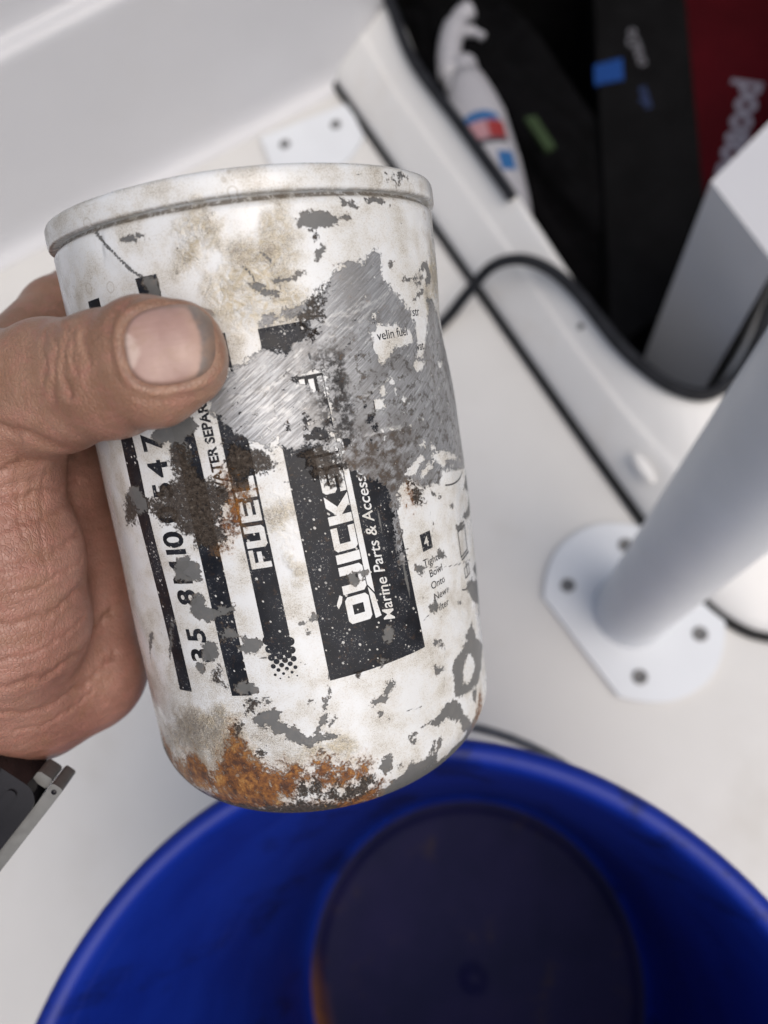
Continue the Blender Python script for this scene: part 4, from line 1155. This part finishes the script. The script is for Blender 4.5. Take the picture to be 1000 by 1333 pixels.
for ch, w, t0 in (('F', 4.6, 66.9), ('U', 5.0, 71.5), ('E', 4.9, 77.2), ('L', 4.9, 82.4)):
    lets.append(glyph(ch, 4.5, w, -7.0, t0))
for ch, w, t0 in (('E', 4.4, 105.2), ('R', 4.4, 110.0)):
    lets.append(glyph(ch, 4.5, w, -7.0, t0))
decal('fuel_lettering', lets, ink=False, lift=0.10, parent=fuel_band)
lets = []
for ch, t0 in (('3', 46.2), ('5', 51.0), ('8', 60.0), ('M', 64.8), ('1', 70.6), ('0', 73.4), ('0', 79.0), ('5', 84.4), ('4', 89.2), ('7', 94.8)):
    v, f = text_mesh(ch, 7.6, 0, 0.22, sx=0.98)
    lets.append(up_text(v, f, -26.4, t0))
decal('part_number', lets)
v, f = text_mesh('WATER SEPARATING FILTER', 3.0, 0, 0.11, sx=1.0)
decal('band_lettering', [up_text(v, f, -13.6, 83.6)])
# small print on the right side
ins = []
for i, w in enumerate(('Tighten', 'Bowl', 'Onto', 'New', 'Filter')):
    v, f = text_mesh(w, 2.6, 0, 0.012, 'CENTER')
    ins.append(([(31.2 + x, 57.0 - 3.0 * i + y) for x, y in v], f))
decal('small_print', ins, step=2.0)
ins = []
for w, s0, t0 in (('Si', 25.5, 112.6), ('str', 40.2, 113.0), ('velin fuel', 27.0, 109.2), ('with wat', 33.0, 105.4)):
    v, f = text_mesh(w, 2.8, 0, 0.012)
    ins.append(([(s0 + x, t0 + y) for x, y in v], f))
decal('small_print', ins, step=2.0)
# step number plate and pictograms
def frame(s0, s1, t0, t1, w): return [rect(s0, s0 + w, t0, t1), rect(s1 - w, s1, t0, t1), rect(s0 + w, s1 - w, t0, t0 + w), rect(s0 + w, s1 - w, t1 - w, t1)]
stepn = decal('step_number', [rect(28.0, 31.6, 60.6, 64.8)])
v, f = text_mesh('4', 3.4, 0, 0.05)
decal('step_digit', [([(28.8 + x, 61.5 + y) for x, y in v], f)], ink=False, lift=0.10, parent=stepn)
def arc(cx, cy, r0, r1, a0, a1, n=14):
    A_ = np.linspace(rad(a0), rad(a1), n)
    v = [(cx + r1 * math.cos(a), cy + r0 * math.sin(a)) for a in A_] + [(cx + (r1 - 0.4) * math.cos(a), cy + (r0 - 0.4) * math.sin(a)) for a in A_]
    return v, [(i, i + 1, n + i + 1, n + i) for i in range(n - 1)]
decal('pictogram', frame(43.5, 50.0, 53.5, 60.6, 0.42) + [rect(43.9, 50.6, 52.6, 53.1), rect(44.4, 49.4, 61.2, 61.6)] + frame(44.6, 49.0, 47.4, 50.4, 0.38) + [rect(46.5, 47.0, 48.0, 51.4)]
      + [arc(46.0, 46.4, 1.8, 5.0, 200, 340), arc(47.0, 74.5, 2.2, 8.0, 215, 330)], step=2.0)
# ================================================================== the hand (modelled in the can's frame, millimetres)
HAND_CHAINS = [
  ('thumb', [(-16.3,-51.7,115.2,7.6), (-23,-49.7,115.5,8.6), (-32.6,-42.7,114.1,9), (-46.7,-29.8,113.7,10.5), (-66.4,-15.9,109.9,13)]),
  ('thumb', [(-15.7,-52.8,110.2,7.6), (-22.1,-51.4,108.6,8.6), (-31.8,-44.2,107.6,9), (-45.9,-31.4,106.8,10.5), (-65.9,-16.8,106,13)]),
  ('metacarpal', [(-66.2,-16.3,108,13), (-78.4,-11.1,87.2,17), (-88.9,-5.2,61.6,19), (-104.2,6.1,34,20)]),
  ('thenar', [(-67.5,-16.4,88.1,14), (-71.6,-17,73.8,19.5), (-75.4,-13.3,55.6,20), (-82.7,-5.7,39.3,18)]),
  ('heel', [(-96,4.8,32.8,18), (-78.6,4.8,28,17), (-67.8,12.2,30.2,17.5), (-71.9,31.6,41.4,17)]),
  ('index', [(-70.2,19.7,115,13), (-60.9,46.1,132.4,10.5), (-48.9,72.1,144.7,9.8), (4.9,55.8,126,8.8), (29.1,46.6,125,7.8)]),
  ('palm', [(-63.4,8.9,104,12.5), (-114.5,31.3,16.6,19)]),
  ('middle', [(-65,11.5,86,13), (-46.5,36.3,95,10.5), (-19.7,54,100,9.5), (14.8,55.1,101,9), (37.5,41.6,100,8)]),
  ('palm', [(-65,11.5,86,13), (-114.5,31.3,16.6,19)]),
  ('ring', [(-64.6,13.7,68,12.5), (-46.5,36.3,73,10), (-19.5,53.6,76,9.3), (12.6,54.6,76,8.6), (33.9,43.3,75,7.6)]),
  ('palm', [(-64.6,13.7,68,12.5), (-114.5,31.3,16.6,19)]),
  ('little', [(-62.1,15.5,52,11.5), (-45.3,35.4,53,9), (-20.8,51.5,54,8), (5.7,54.2,54,7.4), (23.7,48.5,53,6.6)]),
  ('palm', [(-62.1,15.5,52,11.5), (-114.5,31.3,16.6,19)]),
  ('web', [(-66.6,-16.8,105.4,12), (-70.6,13.3,109,12)]),
  ('forearm', [(-108.3,14.6,23.6,24), (-144.9,31.9,-11.7,27), (-231.7,71.1,-92.1,32)]),
]
SKIN_X = [0.952, 0.2445, -0.1843]
SKIN_Y = [-0.1573, -0.1258, -0.9795]
SKIN_N = [0.2627, -0.9615, 0.0813]
CREASES = [
  ([(-69.1,-106.1), (-69.7,-100.4), (-69.2,-93.7)], 0.8, 0.45),
  ([(-67.9,-104.9), (-67.8,-97.4)], 0.6, 0.3),
  ([(-70.8,-106.8), (-71.5,-99.9), (-71.2,-92.8)], 0.7, 0.4),
  ([(-72.6,-105.6), (-73.4,-96.3)], 0.5, 0.25),
  ([(-65.9,-103.9), (-65.8,-98.7)], 0.45, 0.2),
  ([(-83.2,-88.3), (-76.9,-86.6), (-71.1,-83.6), (-68.3,-82.9)], 0.9, 0.7),
  ([(-83.4,-78.8), (-76.3,-81.3), (-70.5,-80.5)], 0.9, 0.6),
  ([(-83.6,-71.5), (-75.7,-73.8), (-67.2,-75.5)], 0.7, 0.45),
  ([(-83.8,-65.6), (-75.1,-68.6), (-68.0,-70.7)], 0.6, 0.35),
  ([(-83.9,-58.0), (-75.3,-59.1), (-66.9,-63.9)], 0.8, 0.5),
  ([(-81.1,-51.5), (-74.8,-53.2), (-67.4,-57.5)], 0.5, 0.3),
  ([(-84.9,-44.4), (-75.1,-45.5), (-67.1,-50.5)], 0.8, 0.5),
  ([(-85.7,-36.0), (-75.5,-37.3), (-66.9,-42.8)], 0.5, 0.3),
  ([(-86.4,-29.2), (-75.9,-30.3), (-65.2,-34.9), (-59.5,-39.5)], 0.9, 0.6),
  ([(-87.0,-21.3), (-78.1,-19.4), (-67.2,-22.3), (-58.9,-27.8)], 0.8, 0.5),
  ([(-83.6,-14.4), (-74.6,-14.5), (-65.4,-19.4)], 0.6, 0.35),
  ([(-78.4,-85.1), (-80.2,-74.2), (-79.0,-64.3)], 0.5, 0.25),
  ([(-73.9,-79.2), (-75.7,-67.5), (-74.3,-54.2)], 0.4, 0.2),
]
NAIL_O = [-17.4, -60.0, 114.3]
NAIL_A = [0.9941, -0.1075, 0.0134]
NAIL_N = [-0.1068, -0.9932, -0.0454]
NAIL_B = [-0.0182, -0.0437, 0.9989]

def v3(a): return np.array(a, float)
def cone_sd(P, a, b):
    """round cone"""
    A_, B_ = v3(a[:3]), v3(b[:3]); ra, rb = a[3], b[3]
    ba = B_ - A_; L2 = ba @ ba
    pa = P - A_
    h = np.clip((pa @ ba) / L2, 0, 1)
    q = pa - h[:, None] * ba
    return np.sqrt((q * q).sum(1)) - (ra + (rb - ra) * h)
def smin(a, b, k):
    h = np.maximum(k - np.abs(a - b), 0) / k
    return np.minimum(a, b) - h * h * k * 0.25
KB = {'thumb': 5.0, 'metacarpal': 9.0, 'thenar': 8.0, 'heel': 10.0, 'palm': 12.0, 'web': 16.0, 'forearm': 14.0}
def hand_sd(P):
    P = np.asarray(P, float)
    body_ = None; fing = []
    thumb = None
    for nm, pts in HAND_CHAINS:
        d = None
        for a, b in zip(pts[:-1], pts[1:]):
            e = cone_sd(P, a, b)
            d = e if d is None else smin(d, e, 3.0)
        if nm in ('index', 'middle', 'ring', 'little'): fing.append(d)
        elif nm == 'thumb': thumb = d if thumb is None else smin(thumb, d, 5.0)
        else: body_ = d if body_ is None else smin(body_, d, KB[nm])
    out = smin(body_, thumb, 9.0)
    f = fing[0]
    for g in fing[1:]: f = smin(f, g, 1.8)
    out = smin(out, f, 7.0)
    # flesh gives way where it presses on the can
    wall_ = np.hypot(P[:, 0], P[:, 1]) - 46.9
    out = -smin(-out, wall_, 1.5)
    return out

def surface_nets(F, org, h):
    nx, ny, nz = F.shape
    s = F < 0
    acc = np.zeros((nx - 1, ny - 1, nz - 1, 3), np.float32); cnt_ = np.zeros((nx - 1, ny - 1, nz - 1), np.float32)
    cor = [(i, j, k) for i in (0, 1) for j in (0, 1) for k in (0, 1)]
    sl = lambda c: (slice(c[0], nx - 1 + c[0]), slice(c[1], ny - 1 + c[1]), slice(c[2], nz - 1 + c[2]))
    for a in range(8):
        for b in range(a + 1, 8):
            ca, cb = cor[a], cor[b]
            if sum(abs(ca[i] - cb[i]) for i in range(3)) != 1: continue
            fa, fb = F[sl(ca)], F[sl(cb)]
            m = (fa < 0) != (fb < 0)
            t = np.where(m, fa / np.where(m, fa - fb, 1), 0)
            for i in range(3): acc[..., i] += np.where(m, ca[i] + t * (cb[i] - ca[i]), 0)
            cnt_ += m
    act = cnt_ > 0
    idx = np.full(act.shape, -1, np.int64); idx[act] = np.arange(act.sum())
    cell = np.argwhere(act)
    V = (cell + acc[act] / cnt_[act][:, None]) * h + org
    quads = []
    for ax in range(3):
        o1, o2 = [(1, 2), (2, 0), (0, 1)][ax]
        lo = [slice(1, n_ - 1) for n_ in F.shape]; lo[ax] = slice(0, F.shape[ax] - 1)
        hi = list(lo); hi[ax] = slice(1, F.shape[ax])
        a, b = s[tuple(lo)], s[tuple(hi)]
        m = np.argwhere(a != b)
        off = np.array([sl_.start for sl_ in lo]); g = m + off
        inside = a[tuple(m.T)]
        def at(d1, d2):
            q = g.copy(); q[:, o1] -= d1; q[:, o2] -= d2
            return idx[tuple(q.T)]
        q = np.stack([at(1, 1), at(0, 1), at(0, 0), at(1, 0)], 1)
        q[~inside] = q[~inside][:, ::-1]
        quads.append(q)
    Q = np.concatenate(quads)
    return V, Q[(Q >= 0).all(1)]

h = 1.7
lo = np.array([-185.0, -68.0, -62.0]); hi = np.array([62.0, 78.0, 150.0])
dim = np.ceil((hi - lo) / h).astype(int)
gx, gy, gz = [lo[i] + h * np.arange(dim[i]) for i in range(3)]
Fg = np.zeros(dim, np.float32)
for i0 in range(0, dim[0], 24):
    X, Y, Z_ = np.meshgrid(gx[i0:i0 + 24], gy, gz, indexing='ij')
    Fg[i0:i0 + 24] = hand_sd(np.stack([X.ravel(), Y.ravel(), Z_.ravel()], 1)).reshape(X.shape)
for ax in range(3):                       # close the sleeve end at the grid border
    for e in (0, -1):
        ix = [slice(None)] * 3; ix[ax] = e
        Fg[tuple(ix)] = np.maximum(Fg[tuple(ix)], 0.2)
V0, Q0 = surface_nets(Fg, lo, h)
me0 = bpy.data.meshes.new('hand_base')
me0.from_pydata(V0.tolist(), [], Q0.tolist())
tmp = bpy.data.objects.new('hand_base', me0); COL.objects.link(tmp)
md = tmp.modifiers.new('s', 'SUBSURF'); md.levels = 2; md.render_levels = 2
dg = bpy.context.evaluated_depsgraph_get()
me1 = bpy.data.meshes.new_from_object(tmp.evaluated_get(dg))
bpy.data.objects.remove(tmp); bpy.data.meshes.remove(me0)
nv = len(me1.vertices)
co_ = np.zeros(nv * 3); me1.vertices.foreach_get('co', co_); Vh = co_.reshape(-1, 3)
def grad(P, e=0.3):
    d0 = hand_sd(P); g = np.stack([hand_sd(P + np.eye(3)[i] * e) - d0 for i in range(3)], 1)
    return d0, g / np.maximum(np.linalg.norm(g, axis=1), 1e-6)[:, None]
d0, Nh = grad(Vh)
ok = (Vh > lo + 2.5).all(1) & (Vh < hi - 2.5).all(1)
Vh = Vh - np.where(ok, np.clip(d0, -1, 1), 0)[:, None] * Nh

# -- creases, wrinkles and the nail bed
sx_, sy_, sn_ = v3(SKIN_X), v3(SKIN_Y), v3(SKIN_N)
U2, V2 = Vh @ sx_, Vh @ sy_
face = np.clip((Nh @ sn_ - 0.05) / 0.3, 0, 1)
disp = np.zeros(nv)
rs = np.random.RandomState(3)
wob = 0.5 * np.sin(U2 * 0.9 + V2 * 0.5) + 0.35 * np.sin(U2 * 1.7 - V2 * 1.1 + 1)
for ci, (P, w, dp) in enumerate(CREASES):
    if ci > 4: dp *= 0.75; w *= 1.1          # palm folds are softer than the knuckle's
    d = np.full(nv, 1e9)
    for a, b in zip(P[:-1], P[1:]): d = np.minimum(d, seg_d(U2 + wob * 0.6, V2 + wob * 0.5, a, b))
    disp += face * (-dp * np.exp(-(d / w) ** 2) + 0.35 * dp * np.exp(-((d - 2.2 * w) / (1.4 * w)) ** 2))
# loose low-relief wrinkling across the palm
disp += face * 0.035 * np.sin(V2 * 2.1 + 1.3 * np.sin(U2 * 0.23) + 0.6 * np.sin(U2 * 0.7)) * np.clip((V2 + 88) / 8, 0, 1)
nO, nA, nB, nN = v3(NAIL_O), v3(NAIL_A), v3(NAIL_B), v3(NAIL_N)
NL, NW = 7.9, 7.2
def nail_sd(P):
    """< 1 inside the outline of the nail (superellipse, squarer at the cuticle)"""
    q = P - nO
    a_, b_, n_ = q @ nA / NL, q @ nB / NW, q @ nN
    return (np.abs(a_) ** 2.7 + np.abs(b_) ** 2.7) ** (1 / 2.7), n_
e_, n_ = nail_sd(Vh)
near = np.clip((Nh @ nN - 0.0) / 0.4, 0, 1) * (n_ > -9)
disp += near * (-0.75 * np.clip((1.03 - e_) / 0.10, 0, 1) + 0.42 * np.exp(-((e_ - 1.14) / 0.09) ** 2) - 0.10 * np.exp(-((e_ - 1.36) / 0.07) ** 2))
Vh = Vh + disp[:, None] * Nh
me1.vertices.foreach_set('co', (Vh * 0.001).ravel())
at = me1.attributes.new('palm', 'FLOAT', 'POINT')
at.data.foreach_set('value', np.clip((V2 + 96) / 20, 0, 1).astype(np.float32))
at = me1.attributes.new('nail_fold', 'FLOAT', 'POINT')
at.data.foreach_set('value', (near * np.exp(-((e_ - 1.04) / 0.07) ** 2)).astype(np.float32))
at = me1.attributes.new('furrow', 'FLOAT', 'POINT')
at.data.foreach_set('value', np.clip(-disp / 0.6, 0, 1).astype(np.float32))
me1.update()

ms, nt, b = new_mat('tanned_skin')
co = coords(nt)
mm = nt.mapping(co, sc=(1000, 1000, 1000))
n_low = nt.noise(mm, 0.06, 4, 0.6); n_mid = nt.noise(mm, 0.28, 5, 0.6); n_hi = nt.noise(mm, 1.6, 4, 0.65)
dors = nt.mix(nt.ss(n_low, 0.35, 0.65), (0.245, 0.133, 0.083), (0.335, 0.195, 0.13))
palm_c = nt.mix(nt.ss(n_low, 0.35, 0.65), (0.26, 0.125, 0.093), (0.35, 0.185, 0.142))
skin = nt.mix(nt.attr('palm'), dors, palm_c)
skin = nt.mix(nt.mul(nt.ss(n_mid, 0.45, 0.65), 0.5), skin, (0.36, 0.165, 0.128))
skin = nt.mix(nt.mul(nt.ss(nt.noise(mm, 0.13, 4, 0.6), 0.5, 0.68), 0.4), skin, (0.26, 0.14, 0.085))
skin = nt.mix(nt.mul(nt.ss(n_hi, 0.45, 0.7), 0.32), skin, (0.24, 0.125, 0.08))
skin = nt.mix(nt.mul(nt.attr('furrow'), 0.5), skin, (0.20, 0.085, 0.055))
skin = nt.mix(nt.mul(nt.attr('nail_fold'), nt.mul(nt.ss(n_mid, 0.3, 0.6), 0.55)), skin, (0.16, 0.10, 0.07))
flk = nt.ss(nt.noise(mm, 1.05, 5, 0.75), 0.69, 0.71)
skin = nt.mix(nt.mul(flk, 0.55), skin, (0.62, 0.55, 0.48))
grime = nt.ss(nt.noise(mm, 0.75, 5, 0.7), 0.715, 0.75)
skin = nt.mix(nt.mul(grime, 0.6), skin, (0.06, 0.04, 0.03))
nt.put(b.inputs['Base Color'], skin)
nt.put(b.inputs['Roughness'], nt.mixf(n_mid, 0.24, 0.42))
b.inputs['Subsurface Weight'].default_value = 0.12
b.inputs['Subsurface Radius'].default_value = (1.0, 0.35, 0.2)
b.inputs['Subsurface Scale'].default_value = 0.0015
vc = nt.vor(nt.mapping(mm, sc=(1, 1, 0.62)), 1.15, 'DISTANCE_TO_EDGE')
lines = nt.ss(vc.outputs['Distance'], 0.0, 0.16)
wr = nt.noise(nt.mapping(mm, rot=(0, 0.25, 0), sc=(0.30, 0.30, 1.35)), 1.0, 4, 0.6)
hgt = nt.add(nt.mul(lines, 0.12), nt.add(nt.mul(wr, 0.20), nt.mul(n_hi, 0.10)))
nt.put(b.inputs['Normal'], nt.bump(hgt, 0.7, 0.001))
hand = link_mesh('hand', me1, ms)
hand.matrix_world = CAN_M
tag(hand, 'tanned bare left hand gripping the canister, thumb across its front', 'hand')

# -- thumbnail: its own curved plate
mn, nt, b = new_mat('thumbnail')
uv = nt.attr('nail', 'Vector')
sp = nt.n('ShaderNodeSeparateXYZ'); nt.put(sp.inputs[0], uv)
wob_ = nt.mul(nt.sub(nt.noise(uv, 3.0, 4, 0.6), 0.5), 0.16)
aa = nt.add(sp.outputs[0], wob_)
rr2 = nt.add(nt.m('POWER', nt.m('ABSOLUTE', nt.add(sp.outputs[0], 0.0)), 2.7), nt.m('POWER', nt.m('ABSOLUTE', sp.outputs[1]), 2.7))
pink = nt.mix(nt.noise(uv, 2.0, 4, 0.6), (0.29, 0.175, 0.145), (0.41, 0.27, 0.23))
lun = nt.mul(nt.ss(nt.add(aa, nt.mul(nt.mul(sp.outputs[1], sp.outputs[1]), 1.2)), -0.55, -0.72), 0.6)
pink = nt.mix(lun, pink, (0.55, 0.44, 0.38))
fe = nt.add(aa, nt.mul(nt.mul(sp.outputs[1], sp.outputs[1]), 0.30))
free = nt.ss(fe, 0.66, 0.78)
pink = nt.mix(nt.mul(nt.ss(fe, 0.40, 0.66), 0.35), pink, (0.50, 0.35, 0.27))
pink = nt.mix(nt.mul(free, 0.85), pink, nt.mix(nt.noise(uv, 4.0, 4, 0.7), (0.07, 0.063, 0.06), (0.22, 0.20, 0.185)))
pink = nt.mix(nt.mul(nt.ss(nt.add(rr2, nt.mul(wob_, 1.5)), 0.62, 0.95), 0.7), pink, (0.17, 0.105, 0.075))
pink = nt.mix(nt.mul(nt.ss(nt.noise(uv, 1.6, 5, 0.65), 0.48, 0.68), 0.5), pink, (0.30, 0.19, 0.13))
nt.put(b.inputs['Base Color'], pink)
b.inputs['Roughness'].default_value = 0.33
b.inputs['Coat Weight'].default_value = 0.15
rid = nt.noise(nt.mapping(uv, sc=(0.6, 9.0, 1)), 1.6, 3, 0.6)
nt.put(b.inputs['Normal'], nt.bump(rid, 0.35, 0.00025))
K = 44
nvv, nff, nuv = [], [], []
uu, vv = np.meshgrid(np.linspace(-1, 1, K), np.linspace(-1, 1, K), indexing='ij')
# square -> superellipse
mx = np.maximum(np.abs(uu), np.abs(vv)); pn = (np.abs(uu) ** 2.7 + np.abs(vv) ** 2.7) ** (1 / 2.7)
k_ = np.where(pn > 1e-6, mx / np.maximum(pn, 1e-6), 0)
ua, ub = (uu * k_).ravel(), (vv * k_).ravel()
Pn = nO + np.outer(ua * NL, nA) + np.outer(ub * NW, nB) + 14 * nN
for _ in range(60):
    Pn = Pn - np.clip(hand_sd(Pn), -2, 2)[:, None] * 0.8 * nN
rrn = (np.abs(ua) ** 2.7 + np.abs(ub) ** 2.7) ** (1 / 2.7)
liftn = 0.12 - 0.75 * np.clip((rrn - 0.86) / 0.14, 0, 1) ** 2 + 0.25 * np.clip(ua - 0.4, 0, 1)
Pn = Pn + liftn[:, None] * nN
for i in range(K - 1):
    for j in range(K - 1):
        nff.append((i * K + j, (i + 1) * K + j, (i + 1) * K + j + 1, i * K + j + 1))
nail = mesh_obj('thumbnail', Pn * 0.001, nff, mn, hand)
nail.data.flip_normals() if nail.data.polygons[K * K // 2].normal.dot(Vector(nN)) < 0 else None
at = nail.data.attributes.new('nail', 'FLOAT_VECTOR', 'POINT')
at.data.foreach_set('vector', np.stack([ua, ub, np.zeros_like(ua)], 1).astype(np.float32).ravel())

# ================================================================== wristwatch
wO, wA_, wB_, wN_ = Vector((-78.0, -17.7, 10.6)), Vector((0.7322, 0.058, 0.6786)), Vector((0.6807, -0.0978, -0.726)), Vector((-0.0242, -0.9935, 0.1111))
LM = CAN_M @ Matrix(((wA_.x * .001, wB_.x * .001, wN_.x * .001, wO.x * .001), (wA_.y * .001, wB_.y * .001, wN_.y * .001, wO.y * .001), (wA_.z * .001, wB_.z * .001, wN_.z * .001, wO.z * .001), (0, 0, 0, 1)))
M['gloss_black'] = simple('gloss_black', (0.010, 0.009, 0.011), 0.18, var=0.3, scale=0.08, coat=0.4)
M['watch_steel'] = simple('watch_steel', (0.16, 0.16, 0.155), 0.55, 0.6, var=0.12, scale=0.3)
matte(M['gloss_black'], 0.2); M['gloss_black'].node_tree.nodes['Principled BSDF'].inputs['Coat Weight'].default_value = 0.08
wt = empty('wristwatch', LM)
tag(wt, 'black and steel wristwatch on the wrist below the palm', 'wristwatch')
def rrect(x0, x1, y0, y1, r, n=8):
    P = []
    for cx, cy, a0 in ((x1 - r, y1 - r, 0), (x0 + r, y1 - r, 90), (x0 + r, y0 + r, 180), (x1 - r, y0 + r, 270)):
        for k in range(n + 1):
            a = rad(a0 + 90 * k / n); P.append((cx + r * math.cos(a), cy + r * math.sin(a)))
    return P
wcase = bm_obj('case', prism(rrect(-34, 3.4, -21, 2.4, 5.0), -12, 3.0, 1.1, 4), M['gloss_black'], wt)
bm_obj('case_ridge', prism(rrect(-34, 3.0, -13.0, -9.5, 1.5), 2.6, 5.0, 0.6, 3), M['gloss_black'], wcase)
bm_obj('button', prism(rrect(-6, 0.5, -5.2, -2.6, 1.2), 2.6, 3.6, 0.3, 2), M['gloss_black'], wcase)
bm_obj('case_back', prism(rrect(-33, 6.4, 2.5, 5.8, 0.8), -10, 1.2, 0.4, 2), M['watch_steel'], wt)
bm_obj('lug', prism(rrect(2.9, 5.9, -2.2, 2.3, 1.0), -9, -1.0, 0.4, 2), M['watch_steel'], wt)
V, F = lathe([(0.0001, 1.25), (0.7, 1.24), (0.75, 1.1)], 14)
mesh_obj('rivet', [(a + 4.6, q + 4.2, c_) for a, q, c_ in V], F, M['gloss_black'], wt)
# strap round the wrist
w0, w1 = v3((-108.3, 14.6, 23.6)), v3((-144.9, 31.9, -11.7))
axw = (w1 - w0) / np.linalg.norm(w1 - w0); cen = w0 + axw * 24
p1 = np.cross(axw, (0, 1, 0)); p1 /= np.linalg.norm(p1); p2_ = np.cross(axw, p1)
sv, sf = [], []
for k in range(72):
    a = 2 * math.pi * k / 72
    for rr_, ww in ((26.6, -9), (28.6, -9.6), (29.0, 0), (28.6, 9.6), (26.6, 9)):
        q = cen + axw * ww + rr_ * (math.cos(a) * p1 + math.sin(a) * p2_)
        sv.append((LM.inverted() @ CAN_M) @ Vector(q * 0.001))
for k in range(72):
    for j in range(5):
        sf.append((k * 5 + j, ((k + 1) % 72) * 5 + j, ((k + 1) % 72) * 5 + (j + 1) % 5, k * 5 + (j + 1) % 5))
mesh_obj('strap', sv, sf, M['rubber'], wt)
